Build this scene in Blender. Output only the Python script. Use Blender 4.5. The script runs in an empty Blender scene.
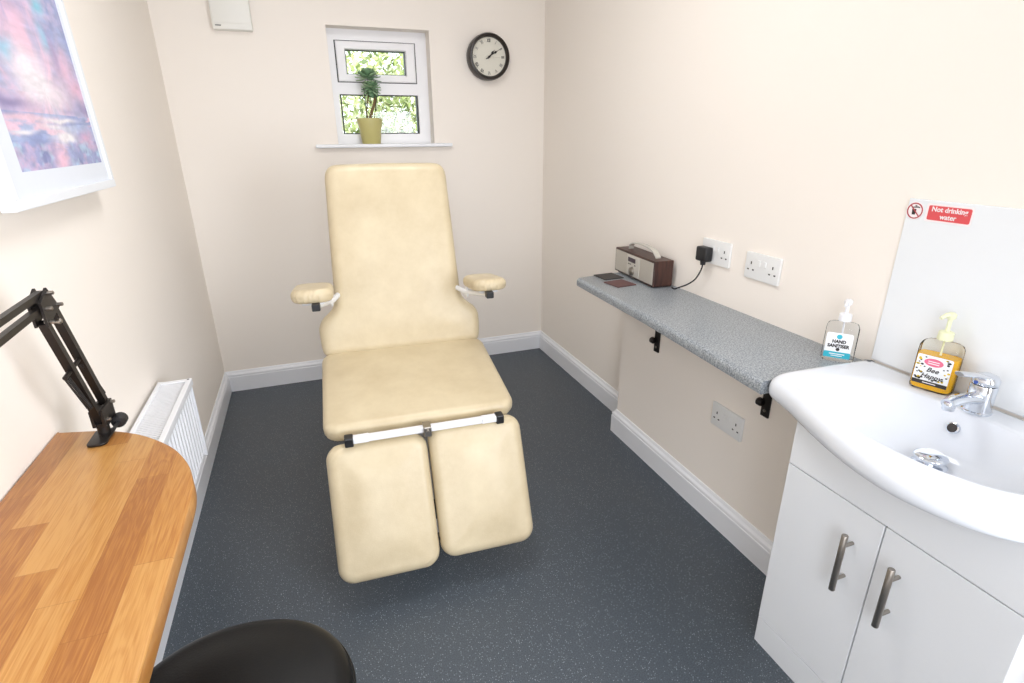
import bpy, bmesh, math, random
import numpy as np
from mathutils import Vector, Matrix
random.seed(7)
PI = math.pi
scene = bpy.context.scene
C = scene.collection

# ------------------------------------------------------------------ camera, world, lights, exposure
cam_d = bpy.data.cameras.new('camera'); cam = bpy.data.objects.new('camera', cam_d); C.objects.link(cam)
cam.location = (0.5476, -3.1561, 1.3316)
cam.rotation_euler = (1.21045, 0.00684, -0.35184)
cam_d.sensor_width = 36; cam_d.lens = 546.11*36/1024
cam_d.clip_start = 0.02; cam_d.clip_end = 200
scene.camera = cam
scene.view_settings.view_transform = 'Standard'
scene.view_settings.look = 'None'
scene.view_settings.gamma = 1
scene.view_settings.use_curve_mapping = False
scene.view_settings.exposure = -0.1

world = bpy.data.worlds.new('world'); scene.world = world; world.use_nodes = True
wn = world.node_tree.nodes; wl = world.node_tree.links
wn['Background'].inputs[0].default_value = (0.86, 0.93, 1.0, 1)
wn['Background'].inputs[1].default_value = 3.8

sun_d = bpy.data.lights.new('sun', 'SUN'); sun_d.energy = 4.5; sun_d.angle = 0.02; sun_d.color = (1, .96, .88)
sun = bpy.data.objects.new('sun', sun_d); C.objects.link(sun)
sun.rotation_euler = (math.radians(42), 0, math.radians(-25))

def area(name, loc, size, energy, color=(1, 1, 1), rot=(0, 0, 0), size_y=None):
    d = bpy.data.lights.new(name, 'AREA'); d.energy = energy; d.color = color; d.size = size
    if size_y: d.shape = 'RECTANGLE'; d.size_y = size_y
    o = bpy.data.objects.new(name, d); C.objects.link(o); o.location = loc; o.rotation_euler = rot
    return o
CEIL = 2.38
FILL_TINT = (0.93, 0.98, 1.07)  # cool tint shared by the two added fill lights
area('ceiling_panel_light', (0.90, -1.60, CEIL-0.06), 0.58, 10.5, (.97, .99, 1.03), size_y=0.58)
area('rear_fill_light', (0.45, -4.1, 1.3), 0.8, 26, FILL_TINT, rot=(math.radians(90), 0, 0), size_y=1.6)  # added fill behind the camera; the door there is shut
side = area('camera_side_light', (1.55, -3.3, 1.15), 0.6, 11.5, FILL_TINT, rot=(math.radians(78), 0, math.radians(37)), size_y=0.9)  # added fill aimed at the left wall, no fixture of its own
side.data.spread = math.radians(110)

# ------------------------------------------------------------------ materials
def lin(c):
    return tuple(((x/255)/12.92 if x/255 <= .04045 else ((x/255+.055)/1.055)**2.4) for x in c) + (1,)
def mat(name, rgb, rough=.5, metal=0, spec=.5, coat=0, bump=None, var=None):
    """rgb in sRGB 0-255; bump=(scale,strength,distance); var=(scale,amount)"""
    m = bpy.data.materials.new(name); m.use_nodes = True
    nt = m.node_tree; b = nt.nodes['Principled BSDF']
    col = lin(rgb); b.inputs['Base Color'].default_value = col
    b.inputs['Roughness'].default_value = rough; b.inputs['Metallic'].default_value = metal
    b.inputs['Specular IOR Level'].default_value = spec; b.inputs['Coat Weight'].default_value = coat
    tc = nt.nodes.new('ShaderNodeTexCoord')
    if var:
        n = nt.nodes.new('ShaderNodeTexNoise'); n.inputs['Scale'].default_value = var[0]; n.inputs['Detail'].default_value = 4
        nt.links.new(tc.outputs['Object'], n.inputs['Vector'])
        mx = nt.nodes.new('ShaderNodeMix'); mx.data_type = 'RGBA'
        mx.inputs[6].default_value = tuple(c*(1-var[1]) for c in col[:3])+(1,)
        mx.inputs[7].default_value = tuple(min(1, c*(1+var[1])) for c in col[:3])+(1,)
        nt.links.new(n.outputs['Fac'], mx.inputs[0]); nt.links.new(mx.outputs[2], b.inputs['Base Color'])
    if bump:
        n = nt.nodes.new('ShaderNodeTexNoise'); n.inputs['Scale'].default_value = bump[0]; n.inputs['Detail'].default_value = 3
        nt.links.new(tc.outputs['Object'], n.inputs['Vector'])
        bp = nt.nodes.new('ShaderNodeBump'); bp.inputs['Strength'].default_value = bump[1]; bp.inputs['Distance'].default_value = bump[2]
        nt.links.new(n.outputs['Fac'], bp.inputs['Height']); nt.links.new(bp.outputs[0], b.inputs['Normal'])
    return m

M = {}
M['wall'] = mat('wall_paint', (248, 240, 230), .75, spec=.25, bump=(180, .08, .002))
M['ceil'] = mat('ceiling_paint', (248, 247, 245), .85, spec=.2, bump=(120, .08, .002))
M['gloss_white'] = mat('white_gloss_paint', (240, 241, 244), .28, var=(6, .015))
M['upvc'] = mat('white_upvc', (248, 247, 248), .3, var=(5, .012))
M['gasket'] = mat('black_gasket', (40, 42, 48), .5, var=(50, .1))
M['unit'] = mat('white_laminate', (234, 237, 240), .3, var=(3, .01))
M['gap'] = mat('cabinet_shadow_gap', (90, 88, 86), .7, var=(20, .05))
M['ceramic'] = mat('white_ceramic', (226, 230, 236), .13, coat=.15, var=(4, .008))
M['chrome'] = mat('chrome', (215, 220, 228), .07, 1, var=(10, .02))
M['steel'] = mat('brushed_steel', (160, 154, 146), .33, 1, bump=(300, .15, .001), var=(40, .08))
M['white_metal'] = mat('white_metal', (232, 233, 235), .3, var=(10, .02))
M['black_plastic'] = mat('black_plastic', (28, 28, 30), .42, var=(60, .12))
M['black_metal'] = mat('black_metal', (36, 32, 30), .36, metal=.35, var=(30, .15))
M['dark_iron'] = mat('dark_iron', (28, 24, 22), .45, metal=.3, var=(50, .15))
M['black_leather'] = mat('black_leather', (6, 6, 6), .46, spec=.3, bump=(260, .12, .002), var=(8, .1))
M['plate'] = mat('white_socket_plastic', (238, 238, 236), .28, var=(20, .01))
M['hole'] = mat('dark_socket_hole', (52, 48, 46), .6, var=(60, .1))
M['alarm'] = mat('ivory_plastic', (236, 234, 226), .4, var=(10, .015))
M['frame_white'] = mat('white_frame_paint', (232, 235, 239), .35, var=(10, .01))
M['mat_board'] = mat('white_mat_board', (222, 226, 233), .8, var=(60, .01))
M['clock_black'] = mat('clock_black', (34, 26, 22), .35, var=(20, .15))
M['clock_face'] = mat('clock_face', (226, 222, 208), .55, var=(10, .02))
M['ink'] = mat('dark_ink', (48, 44, 42), .6, var=(80, .1))
M['grey_ink'] = mat('grey_ink', (150, 146, 138), .6, var=(80, .1))
M['white_ink'] = mat('white_ink', (246, 240, 240), .5, var=(80, .02))
M['red_ink'] = mat('red_ink', (222, 84, 88), .45, var=(40, .04))
M['dull_red'] = mat('dull_red_ink', (176, 70, 76), .45, var=(40, .04))
M['sticker'] = mat('sticker_white', (246, 236, 236), .4, var=(40, .01))
M['panel'] = mat('splash_panel_white', (236, 239, 241), .12, coat=.3, var=(3, .006))
M['pot'] = mat('olive_ceramic', (196, 187, 122), .35, var=(14, .05))
M['soil'] = mat('dark_soil', (70, 48, 34), .95, bump=(60, .8, .01), var=(60, .4))
M['stem'] = mat('brown_stem', (120, 98, 62), .7, bump=(80, .4, .003), var=(40, .25))
M['stake'] = mat('dark_green_stake', (62, 62, 48), .6, var=(40, .2))
M['radio_silver'] = mat('radio_silver', (196, 191, 180), .42, metal=.35, bump=(420, .3, .001), var=(30, .03))
M['radio_silver2'] = mat('radio_panel_silver', (208, 205, 196), .35, metal=.35, var=(30, .02))
M['lcd'] = mat('radio_display', (62, 52, 62), .2, var=(60, .2))
M['coaster'] = mat('dark_slate_coaster', (52, 48, 46), .6, bump=(90, .4, .002), var=(30, .15))
M['coaster2'] = mat('maroon_coaster', (98, 66, 64), .6, bump=(90, .4, .002), var=(30, .15))
M['teal'] = mat('teal_ink', (52, 178, 200), .4, var=(40, .03))
M['label_white'] = mat('label_white', (244, 246, 248), .35, var=(40, .01))
M['pump_white'] = mat('pump_white', (240, 240, 244), .3, var=(20, .01))
M['pump_yellow'] = mat('pump_pale_yellow', (236, 238, 200), .3, var=(20, .02))
M['soap'] = mat('amber_soap', (246, 188, 40), .15, spec=.5, var=(12, .05))
M['pink_ink'] = mat('pink_ink', (226, 110, 140), .4, var=(40, .05))
M['yellow_ink'] = mat('yellow_ink', (226, 196, 50), .4, var=(40, .05))
M['gold_ink'] = mat('gold_ink', (170, 140, 60), .4, var=(40, .05))
M['bark'] = mat('grey_bark', (120, 104, 84), .9, bump=(30, .8, .02), var=(12, .3))
M['lawn'] = mat('garden_grass', (120, 150, 70), .95, bump=(30, .8, .03), var=(8, .3))
M['blue_dot'] = mat('blue_mark', (60, 90, 170), .4, var=(40, .05))
M['seam'] = mat('cushion_seam', (176, 146, 100), .6, var=(60, .08))

def nodes_of(m): return m.node_tree.nodes, m.node_tree.links, m.node_tree.nodes['Principled BSDF']

def leather():
    m = mat('cream_vinyl', (229, 211, 172), .38, spec=.45)
    n, l, b = nodes_of(m)
    tc = n.new('ShaderNodeTexCoord')
    n1 = n.new('ShaderNodeTexNoise'); n1.inputs['Scale'].default_value = 7; n1.inputs['Detail'].default_value = 6; n1.inputs['Roughness'].default_value = .65
    r = n.new('ShaderNodeValToRGB'); e = r.color_ramp.elements
    e[0].position = .3; e[0].color = lin((194, 177, 144)); e[1].position = .7; e[1].color = lin((209, 194, 162))
    l.new(tc.outputs['Object'], n1.inputs['Vector']); l.new(n1.outputs['Fac'], r.inputs[0]); l.new(r.outputs[0], b.inputs['Base Color'])
    v = n.new('ShaderNodeTexVoronoi'); v.inputs['Scale'].default_value = 260
    n2 = n.new('ShaderNodeTexNoise'); n2.inputs['Scale'].default_value = 9; n2.inputs['Detail'].default_value = 3
    ad = n.new('ShaderNodeMath'); ad.operation = 'MULTIPLY_ADD'; ad.inputs[1].default_value = .06
    l.new(tc.outputs['Object'], v.inputs['Vector']); l.new(tc.outputs['Object'], n2.inputs['Vector'])
    l.new(v.outputs['Distance'], ad.inputs[0]); l.new(n2.outputs['Fac'], ad.inputs[2])
    bp = n.new('ShaderNodeBump'); bp.inputs['Strength'].default_value = .35; bp.inputs['Distance'].default_value = .006
    l.new(ad.outputs[0], bp.inputs['Height']); l.new(bp.outputs[0], b.inputs['Normal'])
    return m
M['vinyl'] = leather()

def floor_mat():
    m = mat('speckled_safety_vinyl', (100, 108, 114), .36, spec=.5)
    n, l, b = nodes_of(m)
    tc = n.new('ShaderNodeTexCoord')
    base = n.new('ShaderNodeTexNoise'); base.inputs['Scale'].default_value = 3; base.inputs['Detail'].default_value = 5
    fine = n.new('ShaderNodeTexNoise'); fine.inputs['Scale'].default_value = 330; fine.inputs['Detail'].default_value = 2
    l.new(tc.outputs['Object'], base.inputs['Vector']); l.new(tc.outputs['Object'], fine.inputs['Vector'])
    r = n.new('ShaderNodeValToRGB'); e = r.color_ramp.elements
    e[0].position = .35; e[0].color = lin((56, 63, 70)); e[1].position = .66; e[1].color = lin((80, 88, 96))
    l.new(fine.outputs['Fac'], r.inputs[0])
    v = n.new('ShaderNodeTexVoronoi'); v.inputs['Scale'].default_value = 185
    l.new(tc.outputs['Object'], v.inputs['Vector'])
    sp = n.new('ShaderNodeMath'); sp.operation = 'LESS_THAN'; sp.inputs[1].default_value = .21
    l.new(v.outputs['Distance'], sp.inputs[0])
    sel = n.new('ShaderNodeSeparateColor'); l.new(v.outputs['Color'], sel.inputs[0])
    g = n.new('ShaderNodeMath'); g.operation = 'GREATER_THAN'; g.inputs[1].default_value = .45
    l.new(sel.outputs[0], g.inputs[0])
    mu = n.new('ShaderNodeMath'); mu.operation = 'MULTIPLY'; l.new(sp.outputs[0], mu.inputs[0]); l.new(g.outputs[0], mu.inputs[1])
    mx = n.new('ShaderNodeMix'); mx.data_type = 'RGBA'; mx.inputs[7].default_value = lin((148, 155, 162))
    l.new(mu.outputs[0], mx.inputs[0]); l.new(r.outputs[0], mx.inputs[6]); l.new(mx.outputs[2], b.inputs['Base Color'])
    bp = n.new('ShaderNodeBump'); bp.inputs['Strength'].default_value = .25; bp.inputs['Distance'].default_value = .002
    l.new(fine.outputs['Fac'], bp.inputs['Height']); l.new(bp.outputs[0], b.inputs['Normal'])
    return m
M['floor'] = floor_mat()

def oak():
    m = mat('oak_staves', (205, 140, 70), .38, coat=.1)
    n, l, b = nodes_of(m)
    tc = n.new('ShaderNodeTexCoord'); sx = n.new('ShaderNodeSeparateXYZ'); l.new(tc.outputs['Object'], sx.inputs[0])
    def math_(op, a=None, bb=None, c=None):
        q = n.new('ShaderNodeMath'); q.operation = op
        for i, x in enumerate((a, bb, c)):
            if x is None: continue
            if isinstance(x, (int, float)): q.inputs[i].default_value = x
            else: l.new(x, q.inputs[i])
        return q.outputs[0]
    stave = math_('FLOOR', math_('DIVIDE', sx.outputs['X'], .050))
    w1 = n.new('ShaderNodeTexWhiteNoise'); w1.noise_dimensions = '1D'; l.new(stave, w1.inputs['W'])
    yo = math_('ADD', sx.outputs['Y'], math_('MULTIPLY', w1.outputs['Value'], 3.1))
    seg = math_('FLOOR', math_('DIVIDE', yo, .36))
    idn = math_('MULTIPLY_ADD', stave, 17.31, math_('MULTIPLY', seg, 5.77))
    w2 = n.new('ShaderNodeTexWhiteNoise'); w2.noise_dimensions = '1D'; l.new(idn, w2.inputs['W'])
    mp = n.new('ShaderNodeCombineXYZ')
    l.new(math_('MULTIPLY_ADD', sx.outputs['X'], 26, math_('MULTIPLY', w2.outputs['Value'], 40)), mp.inputs[0])
    l.new(math_('MULTIPLY_ADD', sx.outputs['Y'], 2.6, math_('MULTIPLY', w2.outputs['Value'], 13)), mp.inputs[1])
    l.new(math_('MULTIPLY', sx.outputs['Z'], 20), mp.inputs[2])
    gn = n.new('ShaderNodeTexNoise'); gn.inputs['Scale'].default_value = 1; gn.inputs['Detail'].default_value = 3; gn.inputs['Distortion'].default_value = .8
    l.new(mp.outputs[0], gn.inputs['Vector'])
    rings = math_('SINE', math_('MULTIPLY', gn.outputs['Fac'], 60))
    mp2 = n.new('ShaderNodeCombineXYZ')
    l.new(math_('MULTIPLY', sx.outputs['X'], 420), mp2.inputs[0]); l.new(math_('MULTIPLY', sx.outputs['Y'], 16), mp2.inputs[1])
    fib = n.new('ShaderNodeTexNoise'); fib.inputs['Scale'].default_value = 1; fib.inputs['Detail'].default_value = 2
    l.new(mp2.outputs[0], fib.inputs['Vector'])
    r = n.new('ShaderNodeValToRGB'); e = r.color_ramp.elements
    e[0].position = 0; e[0].color = lin((158, 98, 42)); e[1].position = 1; e[1].color = lin((200, 148, 82))
    x = e.new(.5); x.color = lin((182, 124, 58))
    fac = math_('ADD', math_('MULTIPLY_ADD', rings, .12, w2.outputs['Value']), math_('MULTIPLY_ADD', fib.outputs['Fac'], 1.3, -.65))
    l.new(fac, r.inputs[0])
    # dark hairline joints
    fx = math_('FRACT', math_('DIVIDE', sx.outputs['X'], .050)); j1 = math_('LESS_THAN', fx, .012)
    fy = math_('FRACT', math_('DIVIDE', yo, .36)); j2 = math_('LESS_THAN', fy, .003)
    jj = math_('MULTIPLY', math_('MAXIMUM', j1, j2), .35)
    mx = n.new('ShaderNodeMix'); mx.data_type = 'RGBA'; mx.inputs[7].default_value = lin((120, 70, 26))
    l.new(jj, mx.inputs[0]); l.new(r.outputs[0], mx.inputs[6]); l.new(mx.outputs[2], b.inputs['Base Color'])
    return m
M['oak'] = oak()

def worktop():
    m = mat('grey_speckled_laminate', (150, 155, 158), .3, spec=.5)
    n, l, b = nodes_of(m)
    tc = n.new('ShaderNodeTexCoord')
    v = n.new('ShaderNodeTexNoise'); v.inputs['Scale'].default_value = 230; v.inputs['Detail'].default_value = 3; v.inputs['Roughness'].default_value = .7
    l.new(tc.outputs['Object'], v.inputs['Vector'])
    r = n.new('ShaderNodeValToRGB'); e = r.color_ramp.elements
    e[0].position = .34; e[0].color = lin((98, 103, 108)); e[1].position = .66; e[1].color = lin((190, 195, 198))
    x = e.new(.5); x.color = lin((146, 152, 157))
    l.new(v.outputs['Fac'], r.inputs[0]); l.new(r.outputs[0], b.inputs['Base Color'])
    return m
M['worktop'] = worktop()

def walnut():
    m = mat('dark_walnut', (88, 54, 42), .4)
    n, l, b = nodes_of(m)
    tc = n.new('ShaderNodeTexCoord'); mp = n.new('ShaderNodeMapping'); mp.inputs['Scale'].default_value = (60, 8, 14)
    l.new(tc.outputs['Object'], mp.inputs['Vector'])
    v = n.new('ShaderNodeTexNoise'); v.inputs['Scale'].default_value = 1.4; v.inputs['Detail'].default_value = 4
    l.new(mp.outputs[0], v.inputs['Vector'])
    r = n.new('ShaderNodeValToRGB'); e = r.color_ramp.elements
    e[0].position = .3; e[0].color = lin((48, 28, 24)); e[1].position = .7; e[1].color = lin((84, 52, 42))
    l.new(v.outputs['Fac'], r.inputs[0]); l.new(r.outputs[0], b.inputs['Base Color'])
    return m
M['walnut'] = walnut()

def clear(name, tint, ior=1.45, rough=.03):
    m = bpy.data.materials.new(name); m.use_nodes = True; nt = m.node_tree
    nt.nodes.remove(nt.nodes['Principled BSDF'])
    t = nt.nodes.new('ShaderNodeBsdfTransparent'); t.inputs[0].default_value = tint
    g = nt.nodes.new('ShaderNodeBsdfGlossy'); g.inputs['Roughness'].default_value = rough
    fr = nt.nodes.new('ShaderNodeFresnel'); fr.inputs[0].default_value = ior
    mx = nt.nodes.new('ShaderNodeMixShader'); nt.links.new(fr.outputs[0], mx.inputs[0])
    nt.links.new(t.outputs[0], mx.inputs[1]); nt.links.new(g.outputs[0], mx.inputs[2])
    nt.links.new(mx.outputs[0], nt.nodes['Material Output'].inputs[0])
    return m
M['glass'] = clear('window_glass', (.96, .98, .97, 1))
M['clear'] = clear('clear_plastic', (.955, .965, .97, 1), 1.12)
M['clear_yel'] = clear('clear_warm_plastic', (.965, .96, .93, 1), 1.12)

def emis(name, rgb, s):
    m = bpy.data.materials.new(name); m.use_nodes = True; b = m.node_tree.nodes['Principled BSDF']
    b.inputs['Emission Color'].default_value = lin(rgb); b.inputs['Emission Strength'].default_value = s
    return m
M['diffuser'] = emis('lit_diffuser', (255, 250, 240), 2.0)

def leafmat(name, cols):
    m = mat(name, cols[0], .55)
    n, l, b = nodes_of(m)
    g = n.new('ShaderNodeNewGeometry'); r = n.new('ShaderNodeValToRGB'); e = r.color_ramp.elements
    e[0].color = lin(cols[0]); e[0].position = 0; e[1].color = lin(cols[-1]); e[1].position = 1
    for i, c in enumerate(cols[1:-1]): x = e.new((i+1)/(len(cols)-1)); x.color = lin(c)
    l.new(g.outputs['Random Per Island'], r.inputs[0]); l.new(r.outputs[0], b.inputs['Base Color'])
    return m
M['succulent'] = leafmat('succulent_leaf', [(100, 138, 104), (136, 170, 130), (180, 202, 164)])
M['hedge'] = leafmat('hedge_leaf', [(84, 104, 62), (158, 172, 104), (206, 208, 158), (236, 234, 220)])
M['hedge2'] = leafmat('pale_leaf', [(104, 108, 92), (176, 184, 138), (226, 226, 202), (244, 242, 240)])

def vcol_mat(name, rough=.6):
    m = bpy.data.materials.new(name); m.use_nodes = True; nt = m.node_tree
    a = nt.nodes.new('ShaderNodeVertexColor'); a.layer_name = 'Paint'
    nt.links.new(a.outputs[0], nt.nodes['Principled BSDF'].inputs['Base Color'])
    nt.nodes['Principled BSDF'].inputs['Roughness'].default_value = rough
    return m
M['painting'] = vcol_mat('painted_seascape', .7)

# ------------------------------------------------------------------ mesh helpers
def link(name, bm, m, parent=None, smooth=False, angle=None):
    bmesh.ops.recalc_face_normals(bm, faces=bm.faces[:])
    me = bpy.data.meshes.new(name); bm.to_mesh(me); bm.free()
    if m is not None: me.materials.append(m)
    if smooth:
        for p in me.polygons: p.use_smooth = True
        if angle: me.set_sharp_from_angle(angle=math.radians(angle))
    o = bpy.data.objects.new(name, me); C.objects.link(o)
    if parent: o.parent = parent
    return o
def tag(o, label=None, cat=None, group=None, kind=None):
    if label: o['label'] = label
    if cat: o['category'] = cat
    if group: o['group'] = group
    if kind: o['kind'] = kind
    return o
def thing(name, label, cat, loc=(0, 0, 0), rz=0, group=None):
    o = bpy.data.objects.new(name, None); C.objects.link(o); o.empty_display_size = .05
    o.location = loc; o.rotation_euler = (0, 0, rz)
    return tag(o, label, cat, group)
def struct(name, bm, m, parent=None, label=None, **k):
    o = link(name, bm, m, parent, **k)
    if parent is None: o['kind'] = 'structure'
    if label: o['label'] = label
    return o
def box(bm, lo, hi, bev=0, seg=2, mtx=None):
    vs = [bm.verts.new((x, y, z)) for x in (lo[0], hi[0]) for y in (lo[1], hi[1]) for z in (lo[2], hi[2])]
    q = [(0, 1, 3, 2), (4, 6, 7, 5), (0, 4, 5, 1), (2, 3, 7, 6), (0, 2, 6, 4), (1, 5, 7, 3)]
    fs = [bm.faces.new([vs[i] for i in f]) for f in q]
    if bev:
        es = list({e for f in fs for e in f.edges})
        r = bmesh.ops.bevel(bm, geom=es, offset=bev, segments=seg, affect='EDGES', profile=.5)
        vs = list({v for f in r['faces'] for v in f.verts} | {v for v in vs if v.is_valid})
    if mtx is not None:
        bmesh.ops.transform(bm, matrix=mtx, verts=[v for v in vs if v.is_valid])
    return bm
def B(lo, hi, bev=0, seg=2, mtx=None): return box(bmesh.new(), lo, hi, bev, seg, mtx)
def rings(bm, layers, cap0=True, cap1=True, closed=False):
    """layers: list of lists of points, same length; skinned in order"""
    R = [[bm.verts.new(p) for p in L] for L in layers]; n = len(R[0])
    for a, b in zip(R, R[1:]):
        for i in range(n): bm.faces.new((a[i], a[(i+1) % n], b[(i+1) % n], b[i]))
    if closed:
        a, b = R[-1], R[0]
        for i in range(n): bm.faces.new((a[i], a[(i+1) % n], b[(i+1) % n], b[i]))
    else:
        if cap0: bm.faces.new(R[0][::-1])
        if cap1: bm.faces.new(R[-1])
    return R
def lathe(bm, prof, c=(0, 0, 0), axis='Z', n=32, mtx=None):
    L = []
    for r, h in prof:
        ring = []
        for i in range(n):
            a = 2*PI*i/n; p = (r*math.cos(a), r*math.sin(a), h)
            if axis == 'X': p = (p[2], p[0], p[1])
            elif axis == 'Y': p = (p[0], p[2], p[1])
            v = Vector(p)
            if mtx is not None: v = mtx @ v
            ring.append(v+Vector(c))
        L.append(ring)
    rings(bm, L); return bm
def catmull(pts, n, closed=False):
    P = [Vector(p) for p in pts]; out = []
    m = len(P); segs = m if closed else m-1
    for i in range(segs):
        if closed: p0, p1, p2, p3 = P[(i-1) % m], P[i], P[(i+1) % m], P[(i+2) % m]
        else: p0, p1, p2, p3 = P[max(i-1, 0)], P[i], P[i+1], P[min(i+2, m-1)]
        for k in range(n):
            t = k/n
            out.append(.5*((2*p1)+(p2-p0)*t+(2*p0-5*p1+4*p2-p3)*t*t+(3*p1-p0-3*p2+p3)*t**3))
    if not closed: out.append(P[-1])
    return out
def tube(bm, pts, r, n=10, square=False, cap=True):
    P = [Vector(p) for p in pts]; L = []; up = None
    for i, p in enumerate(P):
        t = (P[min(i+1, len(P)-1)]-P[max(i-1, 0)]).normalized()
        if up is None:
            up = Vector((0, 0, 1)) if abs(t.z) < .9 else Vector((0, 1, 0))
        s = t.cross(up).normalized(); up = s.cross(t).normalized()
        rr = r[i] if isinstance(r, (list, tuple)) else r
        if square: L.append([p+s*a*rr+up*b*rr for a, b in ((1, 1), (-1, 1), (-1, -1), (1, -1))])
        else: L.append([p+s*rr*math.cos(2*PI*k/n)+up*rr*math.sin(2*PI*k/n) for k in range(n)])
    rings(bm, L, cap, cap); return bm
def rrect(w, h, r, n=8, cx=0, cy=0):
    """rounded rectangle, ccw"""
    out = []
    for (sx, sy, a0) in ((1, 1, 0), (-1, 1, 90), (-1, -1, 180), (1, -1, 270)):
        for k in range(n+1):
            a = math.radians(a0+90*k/n)
            out.append((cx+sx*(w/2-r)+r*math.cos(a), cy+sy*(h/2-r)+r*math.sin(a)))
    return out
def resample(o, n):
    P = [Vector((p[0], p[1])) for p in o]; m = len(P)
    d = [0]
    for i in range(m): d.append(d[-1]+(P[(i+1) % m]-P[i]).length)
    out = []; j = 0
    for k in range(n):
        t = d[-1]*k/n
        while d[j+1] < t: j += 1
        f = (t-d[j])/max(1e-9, d[j+1]-d[j]); out.append(P[j].lerp(P[(j+1) % m], f))
    return out
def inset(o, d):
    m = len(o); out = []
    for i in range(m):
        a = o[i-1]; b = o[(i+1) % m]; t = (b-a).normalized(); nrm = Vector((-t.y, t.x))  # left = inward for ccw
        out.append(o[i]+nrm*d)
    return out
def prism(bm, outline, z0, z1, mp=lambda x, y, z: (x, y, z), bev=0, seg=3):
    o = [Vector((p[0], p[1])) for p in outline]; L = []
    if bev:
        for k in range(seg+1):
            a = PI/2*k/seg; L.append([mp(p.x, p.y, z0+bev*(1-math.sin(a))) for p in inset(o, bev*(1-math.cos(a)))][:])
        L = L[::-1]
        L = [[mp(p.x, p.y, z0+bev*(1-math.cos(PI/2*k/seg))) for p in inset(o, bev*(1-math.sin(PI/2*k/seg)))] for k in range(seg+1)]
        L += [[mp(p.x, p.y, z1-bev*(1-math.sin(PI/2*k/seg))) for p in inset(o, bev*(1-math.cos(PI/2*k/seg)))] for k in range(seg+1)]
    else:
        L = [[mp(p.x, p.y, z0) for p in o], [mp(p.x, p.y, z1) for p in o]]
    rings(bm, L); return bm
def cushion(outline, th, r, dome, mtx, n=320, pleat=None):
    """upholstered pad: outline in local xy, front face at z=0 going back to z=-th; the face is a
    grid of rows clipped to the outline, rounded over at its edge by the distance to that edge"""
    P = np.array([(p[0], p[1]) for p in resample(outline, n)]); Q = np.roll(P, -1, 0)
    NR, NC = 72, 44
    y0, y1 = P[:, 1].min()+.0004, P[:, 1].max()-.0004; cy_, hy = (y0+y1)/2, (y1-y0)/2
    ys = cy_-hy*np.cos(PI*np.arange(NR+1)/NR); us = -np.cos(PI*np.arange(NC+1)/NC)
    pts = np.zeros((NR+1, NC+1, 2))
    for j, y in enumerate(ys):
        m_ = (P[:, 1]-y)*(Q[:, 1]-y) <= 0; a_, b_ = P[m_], Q[m_]
        dyy = np.where(abs(b_[:, 1]-a_[:, 1]) < 1e-9, 1e-9, b_[:, 1]-a_[:, 1]); xs = a_[:, 0]+(b_[:, 0]-a_[:, 0])*np.clip((y-a_[:, 1])/dyy, 0, 1)
        xl, xr = xs.min(), xs.max(); pts[j, :, 0] = (xl+xr)/2+(xr-xl)/2*us; pts[j, :, 1] = y
    G = pts.reshape(-1, 1, 2); ab = (Q-P)[None]; t_ = np.clip(((G-P[None])*ab).sum(-1)/(ab**2).sum(-1), 0, 1)
    D = np.sqrt((((P[None]+ab*t_[..., None])-G)**2).sum(-1)).min(1).reshape(NR+1, NC+1)
    hx = abs(P[:, 0]-P[:, 0].mean()).max(); X_, Y_ = pts[..., 0], pts[..., 1]
    dd = np.clip(D, 0, r); Z = -r+np.sqrt(np.maximum(0, r*r-(r-dd)**2))
    Z = Z+dome*(1-np.exp(-(np.maximum(0, D-r*.5)/.06)**2))*(1-.5*abs((X_-P[:, 0].mean())/hx)**2.2)*(1-.4*abs((Y_-cy_)/hy)**2.5)
    def pk(x, y):
        if not pleat: return 0*x
        k = np.maximum(0, 1-np.min([np.hypot(x-c[0], y-c[1]) for c in pleat], 0)/.085)
        return k*(.5+.5*np.sin((x-y*1.1)*2*PI/.021+2.2*np.sin(x*90)))
    Z = Z-.004*pk(X_, Y_)*np.exp(-(D/(r*.8))**2)
    bm = bmesh.new()
    V_ = [[bm.verts.new(mtx @ Vector((X_[j, i], Y_[j, i], Z[j, i]))) for i in range(NC+1)] for j in range(NR+1)]
    for j in range(NR):
        for i in range(NC): bm.faces.new((V_[j][i], V_[j][i+1], V_[j+1][i+1], V_[j+1][i]))
    idx = [(0, i) for i in range(NC)]+[(j, NC) for j in range(NR)]+[(NR, i) for i in range(NC, 0, -1)]+[(j, 0) for j in range(NR, 0, -1)]
    ring = [Vector((X_[j, i], Y_[j, i])) for j, i in idx]; prev = [V_[j][i] for j, i in idx]; zr = [Z[j, i] for j, i in idx]
    nr = len(ring); lr = max(.005, min(.024, th-r-.006)); nrm = []
    for i in range(nr):
        t1 = ring[(i+3) % nr]-ring[i-3]; t1 = t1.normalized(); nrm.append(Vector((-t1.y, t1.x)))
    pkr = [float(pk(np.array([p.x]), np.array([p.y]))[0]) for p in ring]
    for k in range(6):
        a_ = PI/2*k/5; z = -th+lr*(1-math.cos(PI/2-a_)) if k else -th+lr
        z = -th+lr*(1-math.sin(a_)); ins = lr*.8*(1-math.cos(a_))
        cur = [bm.verts.new(mtx @ Vector((p.x+n_.x*(ins+.003*q_), p.y+n_.y*(ins+.003*q_), z))) for p, n_, q_ in zip(ring, nrm, pkr)]
        for i in range(nr): bm.faces.new((prev[i], prev[(i+1) % nr], cur[(i+1) % nr], cur[i]))
        prev = cur
    bm.faces.new(prev)
    return bm
def frame_mtx(o, ux, uy):
    ux = Vector(ux).normalized(); uy = Vector(uy).normalized(); uz = ux.cross(uy).normalized()
    m = Matrix((ux, uy, uz)).transposed().to_4x4(); m.translation = Vector(o); return m
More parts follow.
